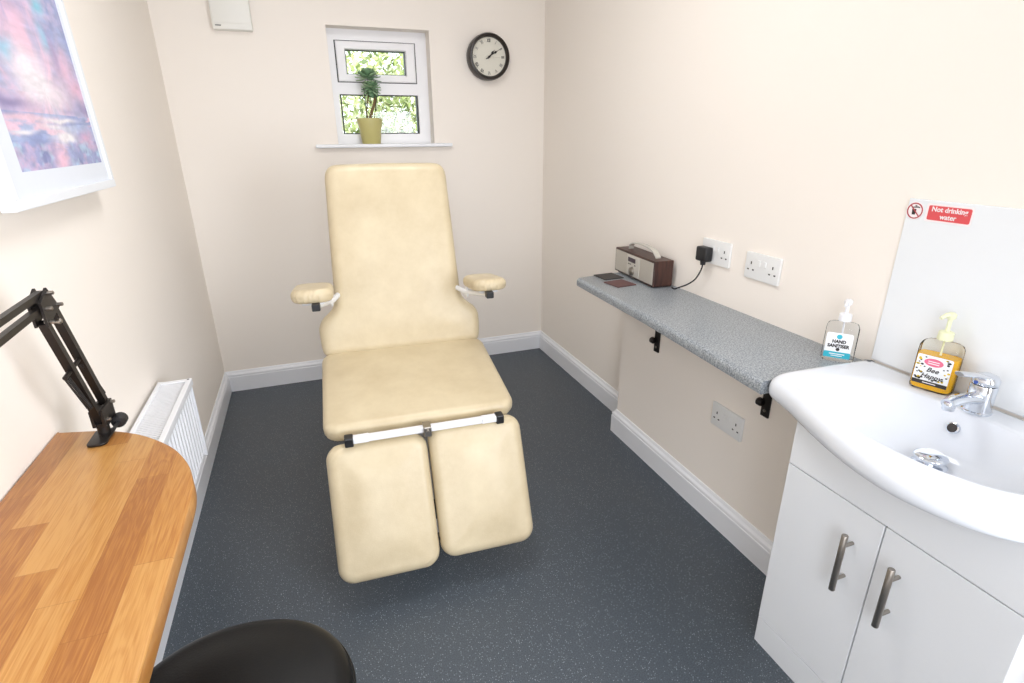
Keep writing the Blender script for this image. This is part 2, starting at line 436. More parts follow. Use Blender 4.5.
def text(name, s, size, m, mtx, parent, ext=.0004, bold=0, sx=1, shear=0, align='CENTER'):
    cu = bpy.data.curves.new('lettering', 'FONT'); cu.body = s; cu.size = size; cu.extrude = ext; cu.offset = bold
    cu.align_x = align; cu.align_y = 'CENTER'; cu.shear = shear; cu.resolution_u = 3
    t = bpy.data.objects.new('lettering', cu); C.objects.link(t)
    dg = bpy.context.evaluated_depsgraph_get(); dg.update()
    me = bpy.data.meshes.new_from_object(t.evaluated_get(dg)); bpy.data.objects.remove(t)
    me.transform(mtx @ Matrix.Diagonal((sx, 1, 1, 1))); me.materials.clear(); me.materials.append(m)
    o = bpy.data.objects.new(name, me); C.objects.link(o); o.parent = parent
    return o

# ------------------------------------------------------------------ room shell
W, W2, YB, YF = 1.9037, 1.8013, -1.1613, -4.2
WX0, WX1, WZ0, WZ1 = .7416, 1.2515, 1.2961, 1.8438
b = B((-.15, YF-.15, -.08), (W+.15, .3, 0)); struct('floor', b, M['floor'])
b = B((-.15, YF-.15, CEIL), (W+.15, .3, CEIL+.08)); struct('ceiling', b, M['ceil'])
b = B((-.15, YF-.15, 0), (0, .3, CEIL)); struct('wall_left', b, M['wall'])
b = bmesh.new()
box(b, (0, 0, 0), (W, .3, WZ0-.018)); box(b, (0, 0, WZ1), (W, .3, CEIL))
box(b, (0, 0, WZ0-.018), (WX0, .3, WZ1)); box(b, (WX1, 0, WZ0-.018), (W, .3, WZ1))
struct('wall_back', b, M['wall'])
b = bmesh.new()
box(b, (W, YF-.15, 0), (W+.15, .3, CEIL)); struct('wall_right', b, M['wall'])
b = B((W2, -2.313, 0), (W+.01, YB, .7195)); struct('wall_boxing', b, M['wall'])
b = bmesh.new()   # front wall behind the photographer, with a window opening above and a door opening
FX0, FX1, FZ0, FZ1 = .95, 1.70, 1.0, 2.1
box(b, (0, YF-.15, 2.05), (.9, YF, CEIL)); box(b, (.85, YF-.15, 0), (W, YF, CEIL)); box(b, (0, YF-.15, 0), (.05, YF, 2.05))
struct('wall_front', b, M['wall'])
d = bpy.data.objects.new('door_1', None); C.objects.link(d); d.location = (.45, YF-.04, 0); tag(d, 'white panelled door in the wall behind the viewer', None, kind='structure')
b = B((-.40, -.02, 0), (.40, .02, 2.05))
for z0, z1 in ((.2, .9), (1.05, 1.85)):
    for x in (-.2, .2): box(b, (x-.14, .018, z0), (x+.14, .028, z1), .004)
link('door_leaf', b, M['gloss_white'], d)
b = bmesh.new(); lathe(b, [(.025, 0), (.025, .01), (.009, .012), (.009, .04), (.009, .045)], (.33, .02, 1.0), 'Y'); tube(b, [(.33, .062, 1), (.22, .062, 1)], .009)
link('door_handle', b, M['steel'], d, True, 40)

# skirting with mitred moulded profile
path = [Vector(p) for p in ((0, YF), (0, 0), (W, 0), (W, YB), (W2, YB), (W2, -2.3115))]
prof = [(0, 0), (.0185, 0), (.0185, .084), (.0155, .087), (.0155, .090), (.0175, .093), (.016, .099), (.0085, .106), (.0065, .1115), (.004, .1166), (0, .1166)]
def rn(a, b_): t = (b_-a).normalized(); return Vector((t.y, -t.x))
def skirt(name, i, j):
    bm = bmesh.new(); L = []
    for k in range(i, j+1):
        n1 = rn(path[k-1], path[k]) if k > 0 else rn(path[0], path[1])
        n2 = rn(path[k], path[k+1]) if k < len(path)-1 else n1
        mi = (n1+n2); mi = mi/(mi.dot(n2)) if mi.dot(n2) else n1
        L.append([(path[k].x+mi.x*d_, path[k].y+mi.y*d_, z) for d_, z in prof])
    rings(bm, L); o = struct(name, bm, M['gloss_white']); return o
skirt('baseboard_left', 0, 1); skirt('baseboard_back', 1, 2); skirt('baseboard_right', 2, 5)

# window: uPVC frame, top-hung fanlight, fixed lower pane
w = bpy.data.objects.new('window_1', None); C.objects.link(w); w.location = (0, 0, 0); tag(w, 'small white upvc window with opening fanlight', None, kind='structure')
def ring_frame(x0, x1, z0, z1, wd, y0, y1, bev=.003):
    bm = bmesh.new()
    o = [(x0, z0), (x1, z0), (x1, z1), (x0, z1)]; i = [(x0+wd[0], z0+wd[2]), (x1-wd[1], z0+wd[2]), (x1-wd[1], z1-wd[3]), (x0+wd[0], z1-wd[3])]
    b1 = bev
    ob = [(x0+b1, z0+b1), (x1-b1, z0+b1), (x1-b1, z1-b1), (x0+b1, z1-b1)]
    ib = [(i[0][0]-b1, i[0][1]-b1), (i[1][0]+b1, i[1][1]-b1), (i[2][0]+b1, i[2][1]+b1), (i[3][0]-b1, i[3][1]+b1)]
    L = [[(x, y1, z) for x, z in o], [(x, y0+b1, z) for x, z in o], [(x, y0, z) for x, z in ob], [(x, y0, z) for x, z in ib], [(x, y0+b1*3, z) for x, z in i], [(x, y1, z) for x, z in i]]
    rings(bm, L, closed=True); return bm
FY = .088
SX0, SX1, SZ0, SZ1 = .784, 1.186, 1.601, 1.789     # fanlight sash outline
LX0, LX1, LZ0, LZ1 = .784, 1.188, 1.346, 1.541     # lower glass
bm = bmesh.new()
box(bm, (WX0, FY, WZ0), (SX0-.006, .15, WZ1)); box(bm, (SX1+.006, FY, WZ0), (WX1, .15, WZ1))
box(bm, (SX0-.006, FY, SZ1+.004), (SX1+.006, .15, WZ1)); box(bm, (SX0-.006, FY, LZ1), (SX1+.006, .15, SZ0-.004)); box(bm, (SX0-.006, FY, WZ0), (SX1+.006, .15, LZ0))
link('window_frame', bm, M['upvc'], w)
s = link('sash', ring_frame(SX0, SX1, SZ0, SZ1, (.045, .05, .036, .038), FY-.012, .14, .004), M['upvc'], w)
link('sash_gasket', ring_frame(SX0-.006, SX1+.006, SZ0-.004, SZ1+.004, (.008,)*4, FY-.001, .12, .0005), M['gasket'], w)
link('pane_gasket', ring_frame(SX0+.044, SX1-.049, SZ0+.034, SZ1-.036, (.005,)*4, FY+.004, .125, .0005), M['gasket'], s)
link('pane_gasket', ring_frame(LX0-.001, LX1+.001, LZ0-.001, LZ1+.001, (.006,)*4, FY+.006, .125, .0005), M['gasket'], w)
link('pane', B((SX0+.045, .112, SZ0+.034), (SX1-.05, .118, SZ1-.036)), M['glass'], s)
link('pane', B((LX0, .112, LZ0), (LX1, .118, LZ1)), M['glass'], w)
bm = B((.627, -.034, WZ0-.018), (1.345, 0, WZ0), .005, 3); box(bm, (WX0+.0005, -.002, WZ0-.018), (WX1-.0005, .30, WZ0))
struct('window_sill', bm, M['gloss_white'], w)

# ------------------------------------------------------------------ treatment chair
CH = thing('treatment_chair', 'cream vinyl treatment couch chair with reclined back and split leg pads', 'treatment chair', (.892-.0703, -1.3982, 0), math.radians(-2.88))
def cpad(name, outline, th, r, dome, o, uy, pleat=None):
    m = frame_mtx(o, (1, 0, 0), uy)
    bm = cushion(outline, th, r, dome, m, pleat=pleat); return link(name, bm, M['vinyl'], CH, True)
A_ = Vector((0, .251, .566)); B_ = Vector((0, -.189, .498))     # seat top rear, front
# local frame: +x right, +y up-slope, so +z is out of the padded face
seat_len = (A_-B_).length
so = rrect(.618, seat_len+.040, .05, 10)
bm_seat = cpad('seat', so, .062, .024, .010, (A_+B_)/2+Vector((0, 0, .004)), (A_-B_),
     pleat=[(-.29, -seat_len/2), (.29, -seat_len/2)])
K0 = Vector((0, .245, .590)); K1 = Vector((0, .392, 1.232)); bl = (K1-K0).length
half = [(0.0, -.035), (.24, -.035), (.290, -.028), (.303, -.002), (.307, .06), (.304, .085), (.290, .112), (.262, .135), (.245, .158), (.240, .19), (.235, .30), (.230, .45), (.225, bl-.09), (.223, bl-.035), (.213, bl-.006), (.186, bl+.010), (.10, bl+.013), (0, bl+.014)]
bo = catmull([(x, y, 0) for x, y in half], 6)
out = [(p.x, p.y) for p in bo]+[(-p.x, p.y) for p in bo[::-1][1:-1]]
cpad('backrest', out, .075, .034, .010, K0, (K1-K0))
T_ = Vector((0, -.278, .443)); F_ = Vector((0, -.417, .142)); ll = (T_-F_).length
for sx, e in ((-1, -.010), (1, .004)):
    lo = rrect(.304, ll+.082, .048, 10)
    cpad('leg_pad', lo, .072, .030, .012, (T_+F_)/2+Vector((sx*.1545, 0, 0))+(F_-T_).normalized()*(.000-e), (T_-F_), pleat=[(sx*.13, ll/2), (-sx*.13, -ll/2)])
# hinge rail between seat and leg pads
bm = B((-.222, -.271, .472), (.222, -.249, .490), .003); box(bm, (-.222, -.275, .473), (-.175, -.249, .4915), .002); box(bm, (.175, -.275, .473), (.222, -.249, .4915), .002)
rail = link('hinge_rail', bm, M['white_metal'], CH)
for sx in (-1, 1): link('end_cap', B((sx*.234-.013, -.277, .464), (sx*.234+.013, -.243, .494), .004), M['black_plastic'], rail)
bm = B((-.012, -.284, .462), (.012, -.240, .4965), .003); lathe(bm, [(.006, -.292), (.006, -.283)], (0, 0, .482), 'Y', 12); link('centre_bracket', bm, M['steel'], rail)
# underframe: hidden below the pads but real
bm = bmesh.new()
for sx in (-1, 1):
    box(bm, (sx*.17-.014, -.25, .435), (sx*.17+.014, .28, .460), .003)
    box(bm, (sx*.17-.012, .30, .44), (sx*.17+.012, .335, .60), .003)
    tube(bm, [(sx*.17, .325, .46), (sx*.17, .365, .60), (sx*.17, .50, 1.16)], .012, square=True)
    tube(bm, [(sx*.17, .25, .448), (sx*.17, .33, .455)], .010, square=True)
    tube(bm, [(sx*.12, -.236, .466), (sx*.12, -.222, .40), (sx*.12, -.262, .30), (sx*.12, -.30, .22)], .009, square=True)
box(bm, (-.17, -.06, .42), (.17, -.02, .445), .003); box(bm, (-.17, .12, .42), (.17, .16, .445), .003)
link('seat_frame', bm, M['white_metal'], CH)
bm = bmesh.new(); box(bm, (-.055, -.005, .06), (.055, .105, .30), .006); box(bm, (-.042, .008, .29), (.042, .092, .425), .004)
link('lift_column', bm, M['white_metal'], CH)
bm = bmesh.new()
for sx in (-1, 1): box(bm, (sx*.21-.022, -.20, .015), (sx*.21+.022, .34, .055), .004)
box(bm, (-.21, .0, .02), (.21, .10, .058), .004); box(bm, (-.22, -.19, .018), (.22, -.15, .05), .004); box(bm, (-.22, .29, .018), (.22, .33, .05), .004)
for sx in (-1, 1):
    for y in (-.17, .31): lathe(bm, [(.018, 0), (.020, .004), (.012, .018)], (sx*.21, y, 0), n=16)
link('base_frame', bm, M['white_metal'], CH, True, 35)
# arm rests: pads pointing forward, on cross tubes with black clamps
for sx in (-1, 1):
    x0 = .235; y0 = .245; z0 = .812 if sx < 0 else .808
    px = sx*.302
    um = frame_mtx((px, .165, .856 if sx < 0 else .842), (1, 0, 0), (0, 1, -.14))
    ap = link('armrest_pad', cushion(rrect(.134 if sx < 0 else .128, .235,   .050, 10), .046 if sx < 0 else .042, .020, .006, um, 200, pleat=[(sx*.05, -.115), (-sx*.05, -.115)]), M['vinyl'], CH, True)
    bm = bmesh.new(); dz = 0 if sx < 0 else -.010
    tube(bm, [(sx*.215, .34, .780+dz), (sx*.243, .22, .784+dz), (px-sx*.01, .10, .802+dz), (px-sx*.01, .05, .812+dz)], .010, 10)
    lathe(bm, [(.006, -.004), (.021, -.003), (.023, 0), (.021, .003), (.006, .004)], (sx*.246, .215, .786+dz), 'X', 20)
    box(bm, (px-.035, .10, .806+dz), (px+.035, .25, .813+dz), .002)
    arm = link('armrest_bracket', bm, M['white_metal'], CH, True, 40)
    link('clamp_knob', B((px-sx*.010-.013, .034, .802+dz), (px-sx*.010+.013, .064, .826+dz), .003), M['black_plastic'], arm)

# ------------------------------------------------------------------ grey wall shelf with brackets
def shelf_sec(xf, zt=.757, th=.036, r_=.016):
    return [(W, zt)] + [(xf+r_-r_*math.sin(a), zt-r_+r_*math.cos(a)) for a in [PI/2*k/6 for k in range(7)]] + [(xf, zt-th+.008)] + [(xf+.007-.007*math.cos(a), zt-th+.007-.007*math.sin(a)) for a in [PI/2*k/3 for k in range(1, 4)]] + [(W, zt-th)]
bm = bmesh.new()
LS = []
for y, xf, yb in ((-1.094, 1.606, -1.064), (-1.097, 1.597, -1.067), (-1.65, 1.583, -1.65), (-2.213, 1.547, -2.205)):
    sec = shelf_sec(xf); LS.append([(x, y+(yb-y)*(x-xf)/(W-xf), z) for x, z in sec])
rings(bm, LS)
tag(link('wall_shelf', bm, M['worktop'], None, True, 30), 'long grey speckled laminate shelf fixed along the right wall', 'shelf')
for k, (y, lab) in enumerate(((-1.428, 'black iron shelf bracket further from the basin, near the middle of the grey shelf'), (-2.010, 'black iron shelf bracket next to the basin cabinet'))):
    t = thing('shelf_bracket', lab, 'bracket', (W2, y, .7205), group='black shelf brackets')
    link('arm', B((-.19, -.015, -.0055), (0, .015, 0), .001), M['dark_iron'], t)
    link('wall_plate', B((-.0065, -.0155, -.211), (-.0002, .0155, -.006), .001), M['dark_iron'], t)
    bm = bmesh.new(); lathe(bm, [(.005, -.0085), (.005, -.0055)], (0, 0, -.190), 'X', 12); link('screw', bm, M['steel'], t, True, 30)
    bm = bmesh.new(); lathe(bm, [(.009, .006), (.013, .010), (.013, .022), (.009, .026)], (-.014, 0, -.165), 'Y', 16); link('brace_boss', bm, M['dark_iron'], t, True, 40)

# ------------------------------------------------------------------ radio
R0 = thing('table_radio', 'dark wood table radio with silver front and carry handle on the grey shelf', 'radio', (1.848, -1.205, .7573), math.radians(-3.0))
R0.scale = (.92, 1.01, 1.14)
# local: x depth to wall (+x to wall), y along the wall; front face at x=-0.045
bm = B((-.045, -.163, .004), (.048, .163, .095), .003); link('cabinet', bm, M['walnut'], R0)
bm = B((-.0475, -.155, .010), (-.0445, .155, .088), .001); link('front_grille', bm, M['radio_silver'], R0)
cp = link('control_panel', B((-.0495, -.052, .012), (-.047, .050, .086), .001), M['radio_silver2'], R0)
link('display', B((-.051, -.020, .062), (-.049, .040, .078), .0005), M['lcd'], cp)
bm = bmesh.new()
for y in (.034, .020, -.018): box(bm, (-.0508, y-.005, .052), (-.049, y+.005, .0555), .0005)
bm.free()
for y in (.034, .020, -.018): link('button', B((-.0508, y-.005, .052), (-.049, y+.005, .0555), .0005), M['dark_iron'], cp)
bm = bmesh.new(); lathe(bm, [(.012, -.074), (.0145, -.072), (.0155, -.050), (.0155, -.049)], (0, 0, .031), 'X', 28)
[setattr(v.co, 'x', v.co.x*.55-.0215) for v in bm.verts]; link('tuning_knob', bm, M['steel'], cp, True, 40)
bm = bmesh.new()
hp = catmull([(0, .102, .0955), (0, .098, .110), (0, .070, .120), (0, .0, .125), (0, -.075, .119), (0, -.10, .108), (0, -.118, .0965)], 5)
rings(bm, [[(p.x+sx*.013, p.y, p.z+dz) for sx, dz in ((-1, 0), (1, 0), (1, .004), (-1, .004))] for p in hp])
link('carry_handle', bm, M['radio_silver2'], R0, True, 40)
for y in (-.14, .14):
    for x in (-.03, .035): link('foot', lathe(bmesh.new(), [(.008, 0), (.008, .0045)], (x, y, 0), n=12), M['black_plastic'], R0)

tag(link('coaster', B((-.047, -.048, 0), (.047, .048, .004), .0015), M['coaster']), 'dark slate grey square coaster nearest the end of the shelf', 'coaster', 'coasters by the radio').location = (1.732, -1.130, .7573)
c1 = bpy.data.objects['coaster']; c1.rotation_euler = (0, 0, .06)
c2 = c1.copy(); c2.data = c1.data.copy(); c2.data.materials[0] = M['coaster2']; C.objects.link(c2); c2.location = (1.716, -1.252, .7573); c2.rotation_euler = (0, 0, .13)
c2['label'] = 'maroon brown square coaster lying nearer the basin beside the dark one'

# ------------------------------------------------------------------ sockets, plug and cable
def socket(y0, z0, lab, xw=W):
    t = thing('wall_socket', lab, 'socket', (xw, y0-.073, z0+.043), group='white double wall sockets')
    mp = lambda x, y, z: (-z, x, y)
    bm = bmesh.new(); prism(bm, rrect(.146, .086, .004, 4), 0, .0095, mp, .002); p = link('face_plate', bm, M['plate'], t, True, 35)
    for c in (.046, -.046):
        bm = bmesh.new()
        for yy, zz, a, h in ((0, .013, .0022, .0045), (.011, -.009, .0036, .0022), (-.011, -.009, .0036, .0022)):
            box(bm, (-.0101, c+yy-a, zz-h-.004), (-.0094, c+yy+a, zz+h-.004))
        link('pin_holes', bm, M['hole'], p)
    for c in (.012, -.012): link('rocker_switch', B((-.0125, c-.0055, .004), (-.009, c+.0055, .022), .001), M['plate'], t)
    for c in (.0602, -.0602): link('screw', lathe(bmesh.new(), [(.003, -.0102), (.003, -.009)], (0, c, 0), 'X', 12), M['plate'], t)
    return t
socket(-1.514, .893, 'white double wall socket with a black plug in it, behind the radio cable')
socket(-1.737, .884, 'white double wall socket with nothing plugged in, above the grey shelf')
socket(-1.789, .3747, 'white double wall socket low down under the grey shelf', W2)
pl = thing('power_plug', 'black power plug with cable running to the radio, plugged in the wall socket', 'plug', (W-.010, -1.550, .926))
bm = B((-.034, -.028, -.026), (-.0002, .028, .026), .006, 3); lathe(bm, [(.009, -.040), (.011, -.024)], (-.018, 0, 0), n=12); link('plug_body', bm, M['black_plastic'], pl, True, 40)
bm = bmesh.new()
base = Vector((W-.010, -1.550, .926))
cb = [Vector((1.876, -1.550, .892)), Vector((1.875, -1.545, .865)), Vector((1.874, -1.520, .825)), Vector((1.872, -1.480, .795)), Vector((1.868, -1.435, .772)), Vector((1.868, -1.410, .7605)), Vector((1.874, -1.384, .7605))]
tube(bm, [p-base for p in catmull(cb, 8)], .0028, 8); link('cable', bm, M['black_plastic'], pl, True)

# ------------------------------------------------------------------ vanity cabinet, basin, tap
V = thing('vanity_cabinet', 'white vanity cabinet with two doors under the basin', 'cabinet', (1.574, -2.562, 0))
D_ = W-1.574-.001; bm = B((.020, -.249, .080), (D_, -.231, .712)); box(bm, (.020, .231, .080), (D_, .2485, .712)); box(bm, (D_-.012, -.231, .080), (D_, .231, .62)); box(bm, (.020, -.231, .080), (D_-.012, .231, .098)); link('carcass', bm, M['unit'], V)
link('plinth', B((.0005, -.2495, 0), (.018, .2495, .0855), .001), M['unit'], V)
link('fascia', B((0, -.25, .5805), (.019, .25, .712), .0012), M['unit'], V)
bm = B((.006, -.2485, .08), (.0195, .2485, .6)); link('gap_shade_sheet', bm, M['gap'], V)  # grey sheet, its colour stands in for shade in the door gaps
for (y0, y1, hy, lab) in ((.0015, .25, .055, 'left'), (-.25, -.0015, -.050, 'right')):
    dr = link('door', B((0, y0, .0885), (.018, y1, .5775), .0012), M['unit'], V)
    bm = bmesh.new(); lathe(bm, [(.006, .372), (.0068, .373), (.0068, .521), (.006, .522)], (-.030, hy, 0), n=16)
    for z in (.402, .492): lathe(bm, [(.0042, -.030), (.0042, 0)], (0, hy, z), 'X', 12)
    link('handle', bm, M['steel'], dr, True, 40)

XB = W-.0006
olp = [(XB, -2.214), (1.80, -2.206), (1.70, -2.202), (1.64, -2.199), (1.60, -2.204), (1.573, -2.216), (1.555, -2.235), (1.545, -2.27), (1.532, -2.315), (1.513, -2.365), (1.492, -2.425), (1.474, -2.485), (1.461, -2.55), (1.457, -2.61), (1.466, -2.67), (1.486, -2.725), (1.512, -2.765), (1.545, -2.795), (1.59, -2.82), (1.66, -2.832), (1.78, -2.834), (XB, -2.834)]
ol = catmull([(x, y, 0) for x, y in olp], 6)
ol += [Vector((XB, -2.834+.620*k/24, 0)) for k in range(1, 24)]
# smooth sampling
ol = resample([(p.x, p.y) for p in ol], 220)
def area2(o): return sum(o[i].x*o[(i+1) % len(o)].y-o[(i+1) % len(o)].x*o[i].y for i in range(len(o)))
if area2(ol) < 0: ol = ol[::-1]
BC = Vector((1.680, -2.512))
def clampx(pts): return [Vector((min(p.x, XB), p.y)) for p in pts]
def bowl(cx, ax, ay, ex=2.5):
    out = []
    for p in ol:
        d_ = p-BC; a = math.atan2(d_.y/.30, d_.x/.19)
        ca, sa = math.cos(a), math.sin(a)
        out.append(Vector((cx+ax*math.copysign(abs(ca)**(2/ex), ca), BC.y+ay*math.copysign(abs(sa)**(2/ex), sa))))
    return out
def lerp(a, b_, t): return [p.lerp(q, t) for p, q in zip(a, b_)]
L = []
def add(pts, z): L.append([(p.x, p.y, z) for p in clampx(pts)])
under = bowl(1.70, .125, .235)
b0 = bowl(1.680, .147, .248, 2.3)
add(bowl(1.742, .04, .045, 2), .640); add(bowl(1.738, .085, .125, 2.2), .646); add(bowl(1.715, .120, .185, 2.4), .672); add(bowl(1.700, .138, .222, 2.4), .708); add(under, .7126)
add(lerp(under, inset(ol, .012), .55), .7150)
add(inset(ol, .016), .720); add(inset(ol, .006), .725); add(inset(ol, .001), .733); add(ol, .741); add(ol, .749); add(inset(ol, .0015), .757); add(inset(ol, .005), .764); add(inset(ol, .011), .769); add(inset(ol, .019), .7715); add(inset(ol, .028), .7715)
rim = inset(ol, .030)
add(lerp(rim, b0, .35), .7705); add(lerp(rim, b0, .75), .7685)
for s_, z in ((1, .7665), (.98, .7645), (.95, .7605), (.91, .754), (.87, .745), (.82, .733), (.76, .719), (.68, .702), (.56, .683), (.42, .669), (.28, .660), (.115, .656)):
    cx = 1.680+(1-s_)*.070
    add([Vector((cx, BC.y))+(p-BC)*s_ for p in b0], z)
bm = bmesh.new(); rings(bm, L)
BAS = thing('basin', 'white ceramic wash basin with bowed front on the vanity cabinet', 'basin', (0, 0, 0))
BAS.location = (1.60, -2.562, .7125)
bm.transform(Matrix.Translation((-1.60, 2.562, -.7125)))
link('bowl', bm, M['ceramic'], BAS, True)
# waste plug (domed chrome disc standing open) and overflow
bm = bmesh.new(); lathe(bm, [(.033, 0), (.034, .002), (.030, .004), (.020, .004), (.012, .004), (.012, .016), (.031, .017), (.0325, .020), (.031, .0235), (.022, .0265), (.010, .0280), (.0006, .0284)], (1.742-1.60, -2.513+2.562, .6570-.7125), n=36)
link('waste_plug', bm, M['chrome'], BAS, True, 50)
ovm = frame_mtx((1.8065-1.60, -2.503+2.562, .729-.7125), (0, -1, 0), (.42, 0, 1))
bm = bmesh.new(); lathe(bm, [(.0125, -.004), (.0125, .003), (.010, .004), (.0095, .002)], n=24, mtx=ovm); ov = link('overflow_ring', bm, M['chrome'], BAS, True, 40)
bm = bmesh.new(); lathe(bm, [(.0094, .0), (.0094, .0046)], n=20, mtx=ovm); link('overflow_hole', bm, M['hole'], ov)

TP = thing('mixer_tap', 'chrome mixer tap with lever on the basin rim', 'tap', (1.846, -2.514, .7688))
bm = bmesh.new(); lathe(bm, [(.027, 0), (.027, .004), (.0245, .006), (.0245, .060), (.0235, .064), (.018, .066)], n=32); link('tap_body', bm, M['chrome'], TP, True, 40)
bm = bmesh.new(); sp = catmull([(-.005, 0, .030), (-.040, 0, .038), (-.080, 0, .040), (-.105, 0, .036)], 6)
L = []
for i, p in enumerate(sp):
    w_ = .019-.006*i/len(sp); h_ = .013-.003*i/len(sp)
    L.append([(p.x, p.y+w_*math.cos(a), p.z+h_*math.sin(a)) for a in [2*PI*k/20 for k in range(20)]])
rings(bm, L); lathe(bm, [(.011, -.012), (.012, 0), (.010, .006)], (-.098, 0, .034), n=20)
link('spout', bm, M['chrome'], TP, True, 50)
bm = bmesh.new(); lathe(bm, [(.0235, .066), (.0245, .068), (.0245, .076), (.020, .084), (.010, .088), (.001, .0885)], n=32)
L = []
for t_, (x, z) in enumerate(((.0, .080), (-.03, .088), (-.06, .096), (-.085, .101), (-.095, .102))):
    w_ = (.019, .019, .016, .014, .009)[t_]
    L.append([(x, w_*math.cos(a), z+.0045*math.sin(a)) for a in [2*PI*k/16 for k in range(16)]])
rings(bm, L)
lv = link('lever', bm, M['chrome'], TP, True, 50)
bm = bmesh.new(); lathe(bm, [(.004, 0), (.0035, .001)], (-.0255, .004, .071), 'X', n=16); link('temperature_mark', bm, M['blue_dot'], lv)

# splash panel and its safety sign
PN = thing('splash_panel', 'glossy white splashback panel on the wall behind the basin', 'splashback', (W, -2.53, .7725))
bm = B((-.006, -.31, 0), (0, .304, .414), .002); link('panel_sheet', bm, M['panel'], PN)
SG = thing('safety_sign', 'red and white not drinking water sticker at top of the splashback', 'sign', (W-.0062, -2.299, 1.159), 0)
sm = Matrix(((0, 0, -1, 0), (-1, 0, 0, 0), (0, 1, 0, 0), (0, 0, 0, 1)))   # sign xy -> wall plane facing -x
mp = lambda x, y, z: sm @ Vector((x, y, z))
bm = bmesh.new(); prism(bm, rrect(.1005, .040, .004, 4, .0225, 0), 0, .0006, mp); prism(bm, [(-.053+.0205*math.cos(a), .0205*math.sin(a)) for a in [2*PI*k/32 for k in range(32)]], 0, .0006, mp)
link('sticker_backing', bm, M['sticker'], SG)
bm = bmesh.new(); prism(bm, rrect(.092, .0325, .0035, 4, .0235, 0), .0006, .0010, mp); rp = link('red_panel', bm, M['red_ink'], SG)
text('lettering', 'Not drinking\nwater', .0155, M['white_ink'], sm @ Matrix.Translation((.0235, .0005, .0012)), rp, bold=.0003, sx=.96)
bm = bmesh.new()
o1 = [(-.053+.0185*math.cos(a), .0185*math.sin(a)) for a in [2*PI*k/40 for k in range(40)]]; o2 = [(-.053+.0158*math.cos(a), .0158*math.sin(a)) for a in [2*PI*k/40 for k in range(40)]]
rings(bm, [[mp(x, y, .0006) for x, y in o1], [mp(x, y, .0011) for x, y in o1], [mp(x, y, .0011) for x, y in o2], [mp(x, y, .0006) for x, y in o2]], closed=True)
prism(bm, [(-.065, .0105), (-.063, .0122), (-.041, -.0105), (-.043, -.0122)], .0011, .0013, mp)
link('prohibition_ring', bm, M['dull_red'], SG)
bm = bmesh.new()
prism(bm, [(-.0605, .0085), (-.048, .0105), (-.043, .0092), (-.043, .0070), (-.0475, .0078), (-.0605, .0062)], .0006, .00105, mp)   # tap
prism(bm, [(-.055, .0118), (-.050, .0118), (-.050, .0130), (-.055, .0130)], .0006, .00105, mp); prism(bm, [(-.053, .010), (-.0515, .010), (-.0515, .012), (-.053, .012)], .0006, .00105, mp)
prism(bm, [(-.0600, .0040), (-.0500, .0040), (-.0515, -.0090), (-.0585, -.0090)], .0006, .00105, mp)     # glass
link('tap_pictogram', bm, M['ink'], SG)

# ------------------------------------------------------------------ soap and sanitiser bottles
def ellring(cx, cy, ax, ay, z, n=40, ex=4):
    out = []
    for k in range(n):
        a = 2*PI*k/n; ca, sa = math.cos(a), math.sin(a)
        out.append((cx+ax*math.copysign(abs(ca)**(2/ex), ca), cy+ay*math.copysign(abs(sa)**(2/ex), sa), z))
    return out
def pump_bottle(name, lab, loc, rz, w_, d_, h, shell, liquid, lf, pumpm, nozz, tot):
    """face with the label looks along local -y"""
    t = thing(name, lab, 'bottle', loc, rz, None)
    bm = bmesh.new(); a, b_ = w_/2, d_/2
    prof = [(.92, 0), (.98, .002), (1, .007), (1, h*.80), (.985, h*.88), (.90, h*.95), (.70, h*.985), (.42, h)]
    rings(bm, [ellring(0, 0, a*s if s > .8 else a*s, b_*(s if s > .8 else max(s, .5)), z) for s, z in prof]+[ellring(0, 0, .0135, .0135, h+.002, ex=2), ellring(0, 0, .0135, .0135, h+.008, ex=2)])
    sh = link('bottle_body', bm, shell, t, True, 60)
    if liquid:
        bm = bmesh.new(); rings(bm, [ellring(0, 0, a*.90, b_*.88, .003), ellring(0, 0, a*.965, b_*.94, .008), ellring(0, 0, a*.965, b_*.94, lf*.97), ellring(0, 0, a*.95, b_*.93, lf)])
        link('liquid_soap', bm, liquid, t, True, 60)
    bm = bmesh.new(); lathe(bm, [(.0150, h+.004), (.0155, h+.006), (.0150, h+.022), (.0120, h+.024), (.0045, h+.025), (.0045, tot-.014)], n=24)
    pm = link('pump_collar', bm, pumpm, t, True, 45)
    bm = bmesh.new(); lathe(bm, [(.006, tot-.016), (.0095, tot-.012), (.0100, tot-.004), (.006, tot)], n=20)
    e = nozz
    tube(bm, [(0, 0, tot-.006), (e[0]*.5, e[1]*.5, tot-.004), (e[0], e[1], tot-.011)], [.0055, .005, .0038], 10)
    link('pump_head', bm, pumpm, pm, True, 45)
    bm = bmesh.new(); tube(bm, [(0, 0, h+.004), (.002, 0, .015)], .0022, 8); link('dip_tube', bm, pumpm, pm, True)
    return t, a, b_
